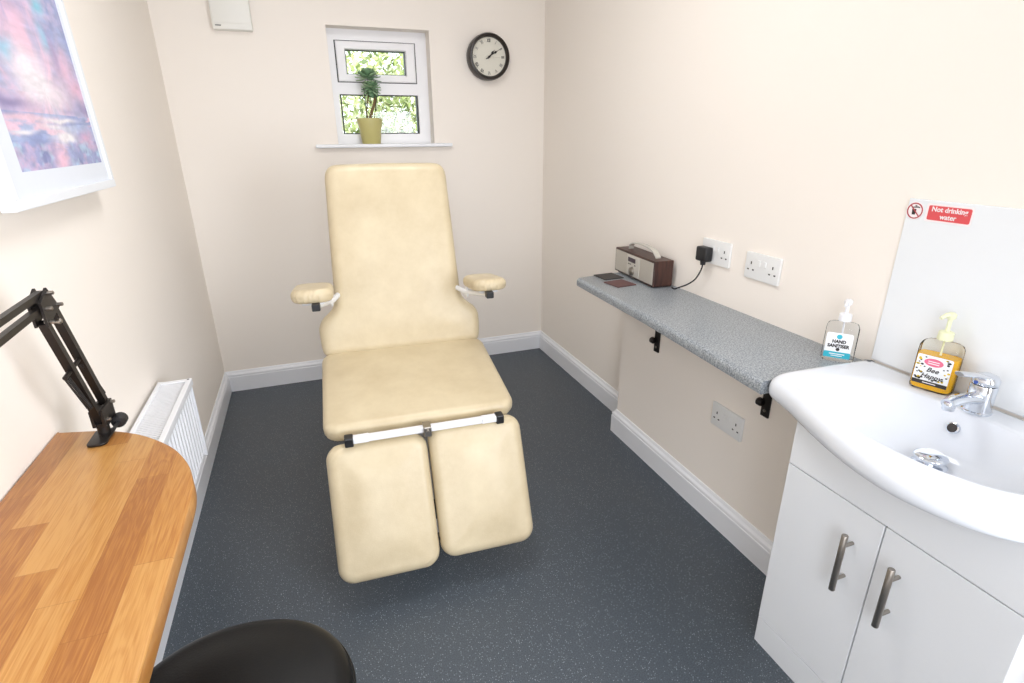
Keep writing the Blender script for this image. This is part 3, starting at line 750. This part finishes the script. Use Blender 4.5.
# face label frame: local x right, z up, out -y
def lm(yf): return Matrix(((1, 0, 0, 0), (0, 0, -1, yf), (0, 1, 0, 0), (0, 0, 0, 1)))
t, a, b_ = pump_bottle('sanitiser_bottle', 'clear pump bottle with white and teal label at the basin end of the grey shelf', (1.846, -2.169, .7573), math.radians(-50), .078, .042, .106, M['clear'], None, 0, M['pump_white'], (-.006, -.030), .168)
yf = -b_-.0004; Lm = lm(yf); mp = lambda x, y, z: Lm @ Vector((x, y, z))
bm = bmesh.new(); prism(bm, rrect(.062, .070, .006, 5, -.003, .045), 0, .0006, mp); lb = link('label', bm, M['label_white'], t)
bm = bmesh.new(); prism(bm, rrect(.062, .017, .003, 4, -.003, .019), .0006, .0009, mp); link('teal_band', bm, M['teal'], lb)
bm = bmesh.new(); prism(bm, [(-.004+.0065*math.cos(q), .070+.0065*math.sin(q)) for q in [2*PI*k/20 for k in range(20)]], .0006, .0009, mp); link('round_logo', bm, M['teal'], lb)
text('lettering', 'HAND\nSANITISER', .0125, M['ink'], Lm @ Matrix.Translation((-.003, .0500, .0010)), lb, bold=.0005, sx=.88)
bm = bmesh.new(); prism(bm, rrect(.036, .0022, .0008, 2, -.003, .0215), .0009, .0012, mp); link('small_print', bm, M['white_ink'], lb)
bm = bmesh.new(); prism(bm, rrect(.026, .0018, .0007, 2, -.003, .0165), .0009, .0012, mp); link('small_print', bm, M['white_ink'], lb)
bm = bmesh.new(); prism(bm, [(-.003+.0045*math.cos(q), .0345+.0045*math.sin(q)) for q in [2*PI*k/16 for k in range(16)]], .0006, .0009, mp); link('round_mark', bm, M['ink'], lb)

t, a, b_ = pump_bottle('soap_bottle', 'clear pump bottle of amber hand soap with black and yellow patterned label on the basin', (1.864, -2.405, .7708), math.radians(-72), .083, .046, .118, M['clear_yel'], M['soap'], .084, M['pump_yellow'], (-.012, -.026), .186)
yf = -b_-.0004; Lm = lm(yf); mp = lambda x, y, z: Lm @ Vector((x, y, z))
bm = bmesh.new(); prism(bm, rrect(.068, .070, .004, 5, -.001, .050), 0, .0006, mp); lb = link('label', bm, M['label_white'], t)
bm = bmesh.new(); prism(bm, rrect(.068, .009, .001, 3, -.001, .0195), .0006, .0009, mp); link('dark_band', bm, M['ink'], lb)
bm = bmesh.new(); prism(bm, rrect(.026, .0018, .0007, 2, -.001, .0195), .0009, .0012, mp); link('small_print', bm, M['white_ink'], lb)
bm = bmesh.new(); prism(bm, [(-.002+.0185*math.cos(q), .070+.0095*math.sin(q)) for q in [2*PI*k/28 for k in range(28)]], .0006, .0009, mp); link('pink_oval', bm, M['pink_ink'], lb)
bm = bmesh.new()
for dz in (.002, -.003): prism(bm, rrect(.022, .0018, .0006, 2, -.002, .070+dz), .0009, .0011, mp)
link('oval_lines', bm, M['white_ink'], lb)
text('lettering', 'Bee\nHappy', .0155, M['ink'], Lm @ Matrix.Translation((-.001, .0435, .0010)), lb, bold=.0002, shear=.35)
rs = random.Random(3); bm1 = bmesh.new(); bm2 = bmesh.new(); n_ = 0
while n_ < 46:
    x = rs.uniform(-.032, .030); z = rs.uniform(.027, .082)
    if ((x+.002)/.022)**2+((z-.070)/.013)**2 < 1 or (abs(x) < .020 and .032 < z < .056): continue
    n_ += 1; r_ = rs.uniform(.0010, .0026); tb = bm2 if n_ % 3 == 0 else bm1
    prism(tb, [(x+r_*1.3*math.cos(q), z+r_*math.sin(q)) for q in [2*PI*k/8 for k in range(8)]], .0006, .0009, mp)
link('bee_pattern', bm1, M['ink'], lb); link('flower_pattern', bm2, M['yellow_ink'], lb)

# ------------------------------------------------------------------ wall clock
CL = thing('wall_clock', 'round black rimmed wall clock with roman numerals beside the window', 'clock', (1.560, 0, 1.727), 0); CL.scale = (.94, 1.4, .94)
bm = bmesh.new(); lathe(bm, [(.112, 0), (.120, -.004), (.122, -.020), (.1215, -.040), (.117, -.049), (.108, -.051), (.1015, -.046), (.1000, -.036), (.1000, -.030)], (0, 0, 0), 'Y', 64)
link('rim', bm, M['clock_black'], CL, True, 50)
bm = bmesh.new(); lathe(bm, [(.1003, -.0325), (.1003, -.0345)], (0, 0, 0), 'Y', 64); fc = link('clock_face', bm, M['clock_face'], CL)
fm = Matrix(((1, 0, 0, 0), (0, 0, -1, -.0348), (0, 1, 0, 0), (0, 0, 0, 1)))
for k, s_ in enumerate(('XII', 'I', 'II', 'III', 'IIII', 'V', 'VI', 'VII', 'VIII', 'IX', 'X', 'XI')):
    a = -2*PI*k/12
    text('numeral', s_, .024, M['ink'] if k in (0, 2, 3, 7, 8) else M['grey_ink'], fm @ Matrix.Rotation(a, 4, 'Z') @ Matrix.Translation((0, .082, .0002)), fc, bold=.0006, sx=.72)
mp = lambda x, y, z: fm @ Vector((x, y, z))
def hand(name, ang, l_, w_, z, m, tail=.016, blob=True):
    bm = bmesh.new(); R_ = Matrix.Rotation(-math.radians(ang), 4, 'Z')
    pts = [(-w_, -tail), (w_, -tail), (w_*.8, l_*.55), (w_*.3, l_), (-w_*.3, l_), (-w_*.8, l_*.55)]
    prism(bm, pts, z, z+.001, lambda x, y, zz: fm @ (R_ @ Vector((x, y, zz))))
    if blob: prism(bm, [(.006*math.cos(q), l_*.62+.009*math.sin(q)) for q in [2*PI*k/12 for k in range(12)]], z, z+.001, lambda x, y, zz: fm @ (R_ @ Vector((x, y, zz))))
    link(name, bm, m, CL)
hand('minute_hand', 58, .072, .0024, .003, M['ink'], .022); hand('hour_hand', 43, .047, .003, .0045, M['ink'], .014)
hand('second_hand', 93, .070, .0006, .006, M['grey_ink'], .01, False)
bm = bmesh.new(); lathe(bm, [(.006, -.034), (.006, -.043), (.003, -.044)], (0, 0, 0), 'Y', 16); link('centre_pin', bm, M['ink'], CL, True, 40)

# ------------------------------------------------------------------ alarm box
AB = thing('alarm_box', 'white alarm box high on the far wall, cut by the photo top edge', 'alarm box', (.331, 0, 1.795))
bm = B((-.084, -.042, 0), (.084, 0, .26), .006, 3); box(bm, (-.078, -.044, .026), (.078, -.040, .254), .002); link('casing', bm, M['alarm'], AB, True, 35)
link('maker_mark', B((-.071, -.0432, .0145), (-.047, -.0418, .0185)), M['ink'], AB)

# ------------------------------------------------------------------ potted plant on the sill
PT = thing('potted_plant', 'leggy succulent in an olive pot on the window sill', 'plant', (.915, .030, WZ0))
bm = bmesh.new(); lathe(bm, [(.046, 0), (.048, .003), (.058, .075), (.065, .105), (.066, .126), (.062, .127), (.059, .105), (.045, .098)], n=40); link('pot', bm, M['pot'], PT, True, 50)
bm = bmesh.new(); lathe(bm, [(.03, .09), (.058, .107), (.03, .112), (.002, .113)], n=24); link('soil', bm, M['soil'], PT, True)
bm = bmesh.new()
tube(bm, catmull([(-.002, 0, .108), (.012, 0, .15), (.032, .0, .20), (.040, 0, .245), (.030, 0, .275)], 5), .0075, 10)
tube(bm, catmull([(-.004, .004, .108), (-.010, .01, .15), (-.004, 0, .20), (.010, 0, .25)], 5), .0035, 8); link('stem', bm, M['stem'], PT, True)
bm = bmesh.new(); tube(bm, [(-.014, -.012, .10), (-.016, -.012, .27)], .0022, 8); tube(bm, [(.018, -.012, .10), (.056, -.008, .27)], .0022, 8); link('support_stake', bm, M['stake'], PT, True)
def leaf(bm, base, d_, up, ln, wd):
    d_ = d_.normalized(); s_ = d_.cross(up).normalized(); n1 = s_.cross(d_).normalized()
    pr = [(0, .25), (.3, .6), (.62, 1.0), (.85, .75), (1.0, .08)]; top = []; bot = []
    for t_, w_ in pr:
        c = base+d_*ln*t_+n1*(.18*ln*t_*t_)
        top.append([bm.verts.new(c+s_*wd*w_*k+n1*(.003*(1-abs(k)))) for k in (-1, 0, 1)])
        bot.append(bm.verts.new(c-n1*.002))
    for i in range(4):
        for k in range(2): bm.faces.new((top[i][k], top[i][k+1], top[i+1][k+1], top[i+1][k]))
        bm.faces.new((top[i][0], top[i+1][0], bot[i+1], bot[i])); bm.faces.new((top[i][2], bot[i], bot[i+1], top[i+1][2]))
rs = random.Random(5)
for nm, c, sc, nl in (('rosette', Vector((.008, -.010, .322)), 1.45, 30), ('rosette', Vector((.020, -.010, .278)), 1.3, 52)):
    bm = bmesh.new()
    for i in range(nl):
        az = i*2.39996+rs.uniform(-.2, .2); f = i/nl
        el = math.radians(-25+100*f) if nm and c.z > .32 else math.radians(-75+120*f)
        d_ = Vector((math.cos(az)*math.cos(el), math.sin(az)*math.cos(el), math.sin(el)))
        leaf(bm, c+d_*.004, d_, Vector((0, 0, 1)) if abs(d_.z) < .95 else Vector((1, 0, 0)), sc*(.046-.020*f), (.0150 if c.z > .3 else .0125)*sc)
    link(nm, bm, M['succulent'], PT, True)

# ------------------------------------------------------------------ radiator
RD = thing('radiator', 'white panel radiator with top grille on the left wall beside the desk', 'radiator', (-.010, -1.66, .288))
bm = bmesh.new()
n = 26; y0, y1 = -.43, .43   # face with vertical flutes
ys = []; 
for i in range(n):
    u0 = y0+(y1-y0)*i/n; s_ = (y1-y0)/n
    ys += [(u0, 0), (u0+s_*.15, 0), (u0+s_*.3, -.006), (u0+s_*.7, -.006), (u0+s_*.85, 0)]
ys.append((y1, 0))
zz = [(.012, -.004), (.022, 0), (.268, 0), (.278, -.004)]
for face_x, sg in ((.112, 1), (.036, -1)):
    V_ = [[bm.verts.new((face_x+sg*(dx*(1 if 0 < j < 3 else 0)+dzx), y, z)) for (y, dx) in ys] for j, (z, dzx) in enumerate(zz)]
    for a_, b1 in zip(V_, V_[1:]):
        for i in range(len(ys)-1): bm.faces.new((a_[i], a_[i+1], b1[i+1], b1[i]))
box(bm, (.096, y0, .004), (.110, y1, .014), .003); box(bm, (.037, y0, .276), (.050, y1, .284), .003); box(bm, (.037, y0, .004), (.050, y1, .014), .003)
box(bm, (.060, y0+.02, .02), (.092, y1-.02, .265))
link('panel', bm, M['gloss_white'], RD)
bm = bmesh.new()
for x0_, x1_ in ((.022, .034), (.106, .122)): box(bm, (x0_, -.44, .270), (x1_, .44, .293), .002)
box(bm, (.03, .420, .280), (.115, .44, .292), .002); box(bm, (.03, -.44, .280), (.115, -.42, .292), .002)
k = -.41
while k < .41:
    box(bm, (.033, k, .282), (.107, k+.006, .2885)); k += .0115
link('top_grille', bm, M['gloss_white'], RD)
for y in (.432, -.438): link('end_panel', B((.026, y, 0), (.118, y+.006, .285), .001), M['gloss_white'], RD)
link('wall_mount', B((.0105, -.30, .05), (.04, -.26, .25)), M['gloss_white'], RD); link('wall_mount', B((.0105, .26, .05), (.04, .30, .25)), M['gloss_white'], RD)
link('fixing_screw', lathe(bmesh.new(), [(.0035, .2925), (.0035, .2938)], (.112, .430, 0), n=10), M['hole'], RD)

# ------------------------------------------------------------------ desk
DK = thing('desk', 'narrow oak block desk top with rounded corner along the left wall', 'desk', (.0015, -2.50, 0))
dpts = [(0, .598), (.040, .588), (.085, .575), (.125, .556), (.168, .525), (.205, .488), (.238, .447), (.262, .405), (.280, .362), (.292, .318), (.2985, .275), (.300, .23)]
dc = catmull([(x, y, 0) for x, y in dpts], 4)
out = [(p.x, p.y) for p in dc]+[(.300, y) for y in (.1, 0, -.1, -.3, -.56)]+[(.297, -.59), (.285, -.60), (0, -.60)]
out = out[::-1]
o_ = [Vector(p) for p in out]
if area2(o_) < 0: out = out[::-1]
bm = bmesh.new(); prism(bm, out, .728, .765, bev=.004, seg=2)
link('desk_top', bm, M['oak'], DK, True, 35)
for y in (-.45, .25):
    bm = B((.0, y-.02, .50), (.006, y+.02, .728)); box(bm, (0, y-.02, .722), (.24, y+.02, .728)); tube(bm, [(.006, y, .52), (.20, y, .720)], .009, square=True); link('support_bracket', bm, M['white_metal'], DK)

# ------------------------------------------------------------------ suspension arm clamped to the desk
BA = thing('suspension_arm', 'black articulated suspension arm clamped to the end of the desk', 'desk arm', (.100, -1.948, .7655))
O = Vector((.100, -1.948, .7655))
def q(x, y, z): return Vector((x, y, z))-O
m_ = frame_mtx((0, 0, 0), (1, 0, 0), (0, 1, 0))
bm = bmesh.new(); prism(bm, rrect(.034, .070, .010, 5), 0, .005, lambda x, y, z: Vector((x-.002, y-.018, z)), .001)
box(bm, (-.014, .020, -.06), (.014, .060, .005), .002) if False else None
tube(bm, [(0, 0, .004), (0, 0, .030)], .011, 16)
cl = link('clamp_plate', bm, M['black_metal'], BA, True, 40)
bm = bmesh.new(); lathe(bm, [(.0035, -.02), (.0035, .012), (.012, .013), (.0138, .018), (.0138, .034), (.011, .037)], (.022, .000, .016), 'Y', 20); link('clamp_knob', bm, M['black_plastic'], cl, True, 40)
bm = bmesh.new(); box(bm, (-.013, .024, -.075), (.013, .030, .004), .001) if False else None
box(bm, (-.013, -.045, -.058), (.013, .034, -.053), .001); box(bm, (-.013, .029+.0, -.058), (.013, .036, .002), .001) if False else None
tube(bm, [(0, -.02, -.054), (0, -.02, -.0395)], .006, 12); link('under_clamp', bm, M['black_metal'], cl, True, 40)
# lower arm : two parallel square tubes in the plane x = const
E1 = q(.106, -2.067, 1.043); E2 = q(.106, -2.024, 1.062); S1 = q(.102, -1.958, .802); S2 = q(.102, -1.915, .822)
bm = bmesh.new(); box(bm, (-.010, -.022, .026), (-.004, .040, .062), .001); box(bm, (.008, -.022, .026), (.014, .040, .062), .001); box(bm, (-.008, -.012, .020), (.012, .018, .030), .001)
jb = link('base_joint', bm, M['black_metal'], BA)
la = bpy.data.objects.new('lower_arm', None)
for s0, e0 in ((S1, E1), (S2, E2)):
    bm = bmesh.new(); tube(bm, [s0, e0], .0066, square=True); link('lower_bar', bm, M['black_metal'], BA)
U1 = q(.100, -2.350, .935); U2 = q(.100, -2.355, .985)
e3 = q(.106, -2.066, 1.066); e4 = q(.106, -2.046, 1.088)
bm = bmesh.new()
prism(bm, [(E1.y-.010, E1.z-.006), (E2.y+.008, E2.z-.006), (e4.y+.014, e4.z-.008), (e4.y+.002, e4.z+.009), (e3.y-.014, e3.z+.012)], -.004, .000, lambda x, y, z: Vector((.016+z, x, y)))
prism(bm, [(E1.y-.010, E1.z-.006), (E2.y+.008, E2.z-.006), (e4.y+.014, e4.z-.008), (e4.y+.002, e4.z+.009), (e3.y-.014, e3.z+.012)], -.004, .000, lambda x, y, z: Vector((.000+z, x, y)))
el = link('elbow_bracket', bm, M['black_metal'], BA)
for p in (E1, E2, e3, e4, S1, S2): link('bolt', lathe(bmesh.new(), [(.0035, -.008), (.0035, .008), (.002, .009)], p+Vector((.010, 0, 0)), 'X', 12), M['steel'], el, True, 40)
bm = bmesh.new(); lathe(bm, [(.002, -.002), (.0045, .004), (.005, .008), (.003, .010)], E1+Vector((.016, 0, 0)), 'X', 12)
link('wing_nut', bm, M['steel'], el, True, 40)
for s0, e0 in ((e3, q(.098, -2.40, 1.046)), (e4, q(.098, -2.38, 1.074))):
    bm = bmesh.new(); tube(bm, [s0, e0], .0052, square=True); link('upper_bar', bm, M['black_metal'], BA)
def spring(bm, a_, b1, r_, turns, wire=.0011):
    ax = (b1-a_).normalized(); s_ = ax.cross(Vector((1, 0, 0))).normalized(); u_ = ax.cross(s_)
    tube(bm, [a_+(b1-a_)*(k/(turns*8))+s_*r_*math.cos(k*PI/4)+u_*r_*math.sin(k*PI/4) for k in range(turns*8+1)], wire, 5)
pA = S1.lerp(E1, .52)+Vector((0, -.030, .006)); pB = S1.lerp(E1, .16)+Vector((0, -.012, .004))
bm = bmesh.new(); spring(bm, pA, pB, .0045, 26); tube(bm, [pA, pB], .0012, 6)
pC = S2.lerp(E2, .50)+Vector((0, .0, -.010)); pD = S2.lerp(E2, .06)+Vector((0, .012, .004)); spring(bm, pC, pD, .0045, 30)
link('spring', bm, M['black_metal'], BA, True)
bm = bmesh.new(); tube(bm, [pA+Vector((0, -.006, 0)), S2.lerp(E2, .50)+Vector((0, .006, 0))], .004, 8); link('spring_pin', bm, M['black_metal'], BA)

# ------------------------------------------------------------------ stool
ST = thing('stool', 'black leather stool seat tucked at the desk at the bottom edge', 'stool', (.342, -2.462, 0))
import itertools
sp = []
for k in range(24):
    a = 2*PI*k/24
    r_ = .190+.016*math.cos(a-math.radians(135))+.010*math.cos(4*(a-math.radians(40)))*.3
    sp.append((r_*math.cos(a), r_*math.sin(a), 0))
so = [(p.x, p.y) for p in catmull(sp, 5, True)]
m_ = Matrix.Translation((0, 0, .505))
link('seat', cushion(so, .085, .032, .016, m_, 240), M['black_leather'], ST, True)
bm = bmesh.new(); oo = resample(so, 120); tube(bm, [(p.x*1.002, p.y*1.002, .470) for p in oo]+[(oo[0].x*1.002, oo[0].y*1.002, .470)], .004, 6, cap=False); link('piping', bm, M['black_leather'], ST, True)
bm = bmesh.new(); lathe(bm, [(.13, .405), (.13, .418), (.05, .419)], n=32); lathe(bm, [(.028, .12), (.028, .28), (.015, .281), (.015, .41)], n=24); link('gas_column', bm, M['chrome'], ST, True, 40)
bm = bmesh.new()
for k in range(5):
    a = 2*PI*k/5+.3; c_, s_ = math.cos(a), math.sin(a)
    tube(bm, [(.02*c_, .02*s_, .115), (.22*c_, .22*s_, .070)], [.018, .012], 8)
link('star_base', bm, M['chrome'], ST, True, 50)
for k in range(5):
    a = 2*PI*k/5+.3; c_, s_ = math.cos(a), math.sin(a)
    bm = bmesh.new()
    for off in (-.012, .012):
        mm = frame_mtx((.21*c_-off*s_, .21*s_+off*c_, .0252), (0, 0, 1), (c_, s_, 0)); lathe(bm, [(.023, -.006), (.025, -.004), (.025, .004), (.023, .006)], n=20, mtx=mm)
    tube(bm, [(.21*c_, .21*s_, .03), (.21*c_, .21*s_, .072)], .006, 8); link('castor', bm, M['black_plastic'], ST, True, 40)

# ------------------------------------------------------------------ framed painting on the left wall
PF = thing('framed_painting', 'deep white box frame with pink and blue seascape painting on the left wall', 'painting', (0, 0, 0))
PY0, PY1, PZ0 = -1.893, -1.283, 1.206; PH = .86; PWd = PY1-PY0
PF.location = (.0002, (PY0+PY1)/2, PZ0); PF.rotation_euler = (0, math.radians(-1.7), 0); PF.location.x = .0260
lean = math.radians(0); 
# local: y along wall, z up, x out; frame depth .042
def fbox(y0_, y1_, z0_, z1_, x0_, x1_, bev=.002): return ((x0_, y0_, z0_), (x1_, y1_, z1_), bev)
hw = PWd/2; fw = .020; fd = .026
bm = bmesh.new()
for (a_, b1) in (((0, -hw, 0), (fd, hw, fw)), ((0, -hw, PH-fw), (fd, hw, PH)), ((0, -hw, fw), (fd, -hw+fw, PH-fw)), ((0, hw-fw, fw), (fd, hw, PH-fw))): box(bm, a_, b1, .0015)
link('frame', bm, M['frame_white'], PF)
mw = .028
mg = (-hw+.085, hw-.042, .066, PH-.066)    # art opening y0,y1,z0,z1
bm = bmesh.new()
box(bm, (.004, -hw+fw-.002, fw-.002), (.020, hw-fw+.002, mg[2])); box(bm, (.004, -hw+fw-.002, mg[3]), (.020, hw-fw+.002, PH-fw+.002))
box(bm, (.004, -hw+fw-.002, mg[2]), (.020, mg[0], mg[3])); box(bm, (.004, mg[1], mg[2]), (.020, hw-fw+.002, mg[3]))
link('mat_board', bm, M['mat_board'], PF)
# the artwork: painted procedurally into vertex colours
def fbm(x, y, seed, oc=5):
    rg = np.random.default_rng(seed); out = np.zeros_like(x); amp = .5; f = 1
    for o in range(oc):
        G = rg.random((64, 64)); xi = np.floor(x*f).astype(int); yi = np.floor(y*f).astype(int); fx = x*f-xi; fy = y*f-yi
        fx = fx*fx*(3-2*fx); fy = fy*fy*(3-2*fy); g = lambda a_, b1: G[a_ % 64, b1 % 64]
        out += amp*((g(xi, yi)*(1-fx)+g(xi+1, yi)*fx)*(1-fy)+(g(xi, yi+1)*(1-fx)+g(xi+1, yi+1)*fx)*fy); amp *= .55; f *= 2
    return out
NU, NV = 190, 300
U, Vv = np.meshgrid(np.linspace(0, 1, NU), np.linspace(0, 1, NV))   # u along +y (near->far), v up
aw, ah = mg[1]-mg[0], mg[3]-mg[2]
X = U*aw; Y = Vv*ah
def L3(c): return np.array(lin(c)[:3])
def mixc(a_, b1, t_): t_ = np.clip(t_, 0, 1)[..., None]; return a_*(1-t_)+b1*t_
hz = .110
def blob(x, y, sx_, sy_, wob=.03, sd=20):
    wx = (fbm(X*11+sd, Y*11, sd)-.5)*wob*2; wy = (fbm(X*11, Y*11+sd, sd+1)-.5)*wob*2
    return np.exp(-((X+wx-x)/sx_)**2-((Y+wy-y)/sy_)**2)
cx, cy = .24, .150
dx, dy = X-cx, Y-cy; rr = np.hypot(dx, dy); th = np.arctan2(dy, dx)
tw = th+(fbm(X*7, Y*7, 12)-.5)*1.3
st = fbm(tw*3.0+20, rr*9+2, 1); st2 = fbm(tw*6+9, rr*16, 2); big = fbm(X*9+3, Y*9, 3); dab = fbm(X*24+tw, Y*40, 31, 4)
col = np.broadcast_to(L3((172, 182, 218)), X.shape+(3,)).copy()
col = mixc(col, L3((140, 158, 208)), (big-.48)*4)
col = mixc(col, L3((196, 186, 220)), (dab-.5)*4)
col = mixc(col, L3((238, 200, 224)), (st-.44)*5*np.exp(-(rr/.26)**2))
for (x, y, a_, b1, c_, k_) in ((.22, .285, .045, .05, (244, 196, 218), .9), (.20, .235, .09, .04, (246, 204, 222), .8), (.40, .225, .05, .035, (240, 190, 214), .8), (.46, .175, .07, .03, (244, 186, 210), .9),
      (.11, .233, .045, .022, (124, 206, 236), 1.0), (.34, .345, .035, .02, (130, 212, 236), 1.0), (.33, .275, .018, .03, (146, 206, 234), .9), (.06, .255, .02, .015, (108, 120, 196), .8), (.36, .245, .022, .04, (178, 150, 196), .75), (.12, .33, .09, .03, (190, 168, 212), .6), (.50, .27, .05, .09, (150, 166, 214), .7)):
    col = mixc(col, L3(c_), k_*blob(x, y, a_, b1))
col = mixc(col, L3((250, 214, 226)), .9*blob(.25, .165, .14, .055, .04))
col = mixc(col, L3((250, 242, 246)), 1.25*blob(.21, .178, .075, .040, .04, 40)+.6*blob(.30, .150, .07, .03, .03, 44)-.05+(st2-.5)*.3)
dk = blob(.04, .124, .12, .014, .01, 50)+blob(.50, .128, .09, .017, .012, 52)+.5*blob(.35, .118, .06, .006, .006, 54)
col = mixc(col, L3((134, 124, 180)), dk*.9)
wt = fbm(X*8, Y*75, 4); wt2 = fbm(X*12+5, Y*85, 5)
wc = np.broadcast_to(L3((170, 188, 226)), X.shape+(3,)).copy()
wc = mixc(wc, L3((138, 156, 208)), (wt-.5)*5)
wc = mixc(wc, L3((240, 200, 220)), (wt2-.52)*6)
wc = mixc(wc, L3((246, 206, 222)), blob(.08, .101, .16, .006, .006, 60)+.7*blob(.20, .088, .08, .005, .008, 61))
wc = mixc(wc, L3((252, 246, 248)), 1.2*blob(.28, .100, .09, .0045, .006, 62)+blob(.07, .074, .05, .0045, .004, 63)+1.5*blob(.28, .062, .055, .020, .03, 64)+.8*blob(.24, .084, .07, .005, .01, 65))
rd = fbm(X*36, Y*34, 6, 4)
rt_ = .048+.016*fbm(X*22, Y*0, 7)
reed = np.clip((rt_-Y)/.008, 0, 1)*(1-np.exp(-((X-.235)/.045)**2))
wc = mixc(wc, L3((150, 160, 208)), reed*.95)
wc = mixc(wc, L3((110, 122, 178)), reed*(rd-.46)*3.5)
wc = mixc(wc, L3((176, 206, 232)), reed*(fbm(X*36+7, Y*46, 17, 4)-.48)*5)
wc = mixc(wc, L3((206, 180, 214)), reed*(fbm(X*30+3, Y*50, 19, 4)-.50)*4)
wc = mixc(wc, L3((232, 176, 206)), .8*blob(.41, .072, .05, .014, .02, 66))
wc = mixc(wc, L3((246, 196, 216)), 1.0*blob(.225, .018, .035, .030, .012, 67))
m0 = (Y < hz)[..., None]
col = np.where(m0, wc, col)
fine = (fbm(X*34+tw*2, Y*95, 71, 4)-.48)[..., None]; col = np.clip(col*(1+fine*.45)+.03*0, 0, 1); col = (col*.86+.14*L3((246, 236, 246)))*.82
verts = [(0.0192, mg[0]+aw*i/(NU-1), mg[2]+ah*j/(NV-1)) for j in range(NV) for i in range(NU)]
nv0 = len(verts)
faces = [(j*NU+i, j*NU+i+1, (j+1)*NU+i+1, (j+1)*NU+i) for j in range(NV-1) for i in range(NU-1)]
verts += [(.005, mg[0], mg[2]), (.005, mg[1], mg[2]), (.005, mg[1], mg[3]), (.005, mg[0], mg[3])]
cidx = [0, NU-1, NV*NU-1, (NV-1)*NU]
bt = list(range(0, NU)); tp = [(NV-1)*NU+i for i in range(NU)]; lf = [j*NU for j in range(NV)]; rt = [j*NU+NU-1 for j in range(NV)]
faces += [tuple([nv0+1, nv0]+bt), tuple([nv0+3, nv0+2]+tp[::-1]), tuple([nv0, nv0+3]+lf[::-1]), tuple([nv0+2, nv0+1]+rt), (nv0, nv0+1, nv0+2, nv0+3)]
me = bpy.data.meshes.new('artwork'); me.from_pydata(verts, [], faces); me.materials.append(M['painting'])
ca = me.color_attributes.new('Paint', 'FLOAT_COLOR', 'POINT')
buf = np.ones((len(verts), 4), dtype=np.float32); buf[:nv0, :3] = col.reshape(-1, 3); ca.data.foreach_set('color', buf.ravel())
ao = bpy.data.objects.new('artwork', me); C.objects.link(ao); ao.parent = PF

# ------------------------------------------------------------------ ceiling light (out of frame, lights the room)
CLt = thing('ceiling_light', 'square white ceiling light panel', 'ceiling light', (.90, -1.60, CEIL))
bm = bmesh.new(); 
for lo_, hi_ in (((-.31, -.31, -.045), (.31, -.29, 0)), ((-.31, .29, -.045), (.31, .31, 0)), ((-.31, -.29, -.045), (-.29, .29, 0)), ((.29, -.29, -.045), (.31, .29, 0))): box(bm, lo_, hi_)
link('frame', bm, M['gloss_white'], CLt); link('diffuser', B((-.29, -.29, -.040), (.29, .29, -.030)), M['diffuser'], CLt)

# ------------------------------------------------------------------ garden outside the window
b = B((-6, .32, -.4), (9, 14, -.3)); o = struct('ground', b, M['lawn']); 
def bush(x, y, z, rx, rz, n, m, seed, lab, name='garden_tree'):
    t = thing(name, lab, 'tree', (x, y, -.3)); rg = np.random.default_rng(seed)
    bm = bmesh.new(); tube(bm, [(0, 0, 0), (.05, 0, .8), (-.03, 0, z+.3-.1)], [.07, .05, .03], 8)
    for k in range(9):
        a = k*.7; tube(bm, [(0, 0, .9+.1*k), (rx*.6*math.cos(a*1.7), rx*.5*math.sin(a*1.7), 1.2+.13*k)], [.02, .006], 6)
    link('trunk', bm, M['bark'], t, True)
    P = rg.normal(size=(n, 3)); P /= np.linalg.norm(P, axis=1)[:, None]; P *= (rg.random(n)**.45)[:, None]
    ctr = P*np.array([rx, rx*.6, rz])+np.array([0, 0, z+.3])
    A = rg.normal(size=(n, 3)); A /= np.linalg.norm(A, axis=1)[:, None]; Bv = np.cross(A, rg.normal(size=(n, 3))); Bv /= np.linalg.norm(Bv, axis=1)[:, None]
    sz = rg.uniform(.022, .05, n)[:, None]
    vs = np.stack([ctr-A*sz, ctr+Bv*sz*.42, ctr+A*sz, ctr-Bv*sz*.42], 1).reshape(-1, 3)
    fs = np.arange(4*n).reshape(n, 4)
    me = bpy.data.meshes.new('foliage'); me.from_pydata(vs.tolist(), [], fs.tolist()); me.materials.append(m)
    o = bpy.data.objects.new('foliage', me); C.objects.link(o); o.parent = t
bush(1.35, 2.2, 1.45, .75, .75, 5200, M['hedge'], 11, 'bright green tree outside the window, filling the left panes')
bush(2.55, 2.9, 1.5, .8, .85, 4200, M['hedge2'], 12, 'pale leaved tree outside the window, behind the right edge of the panes')
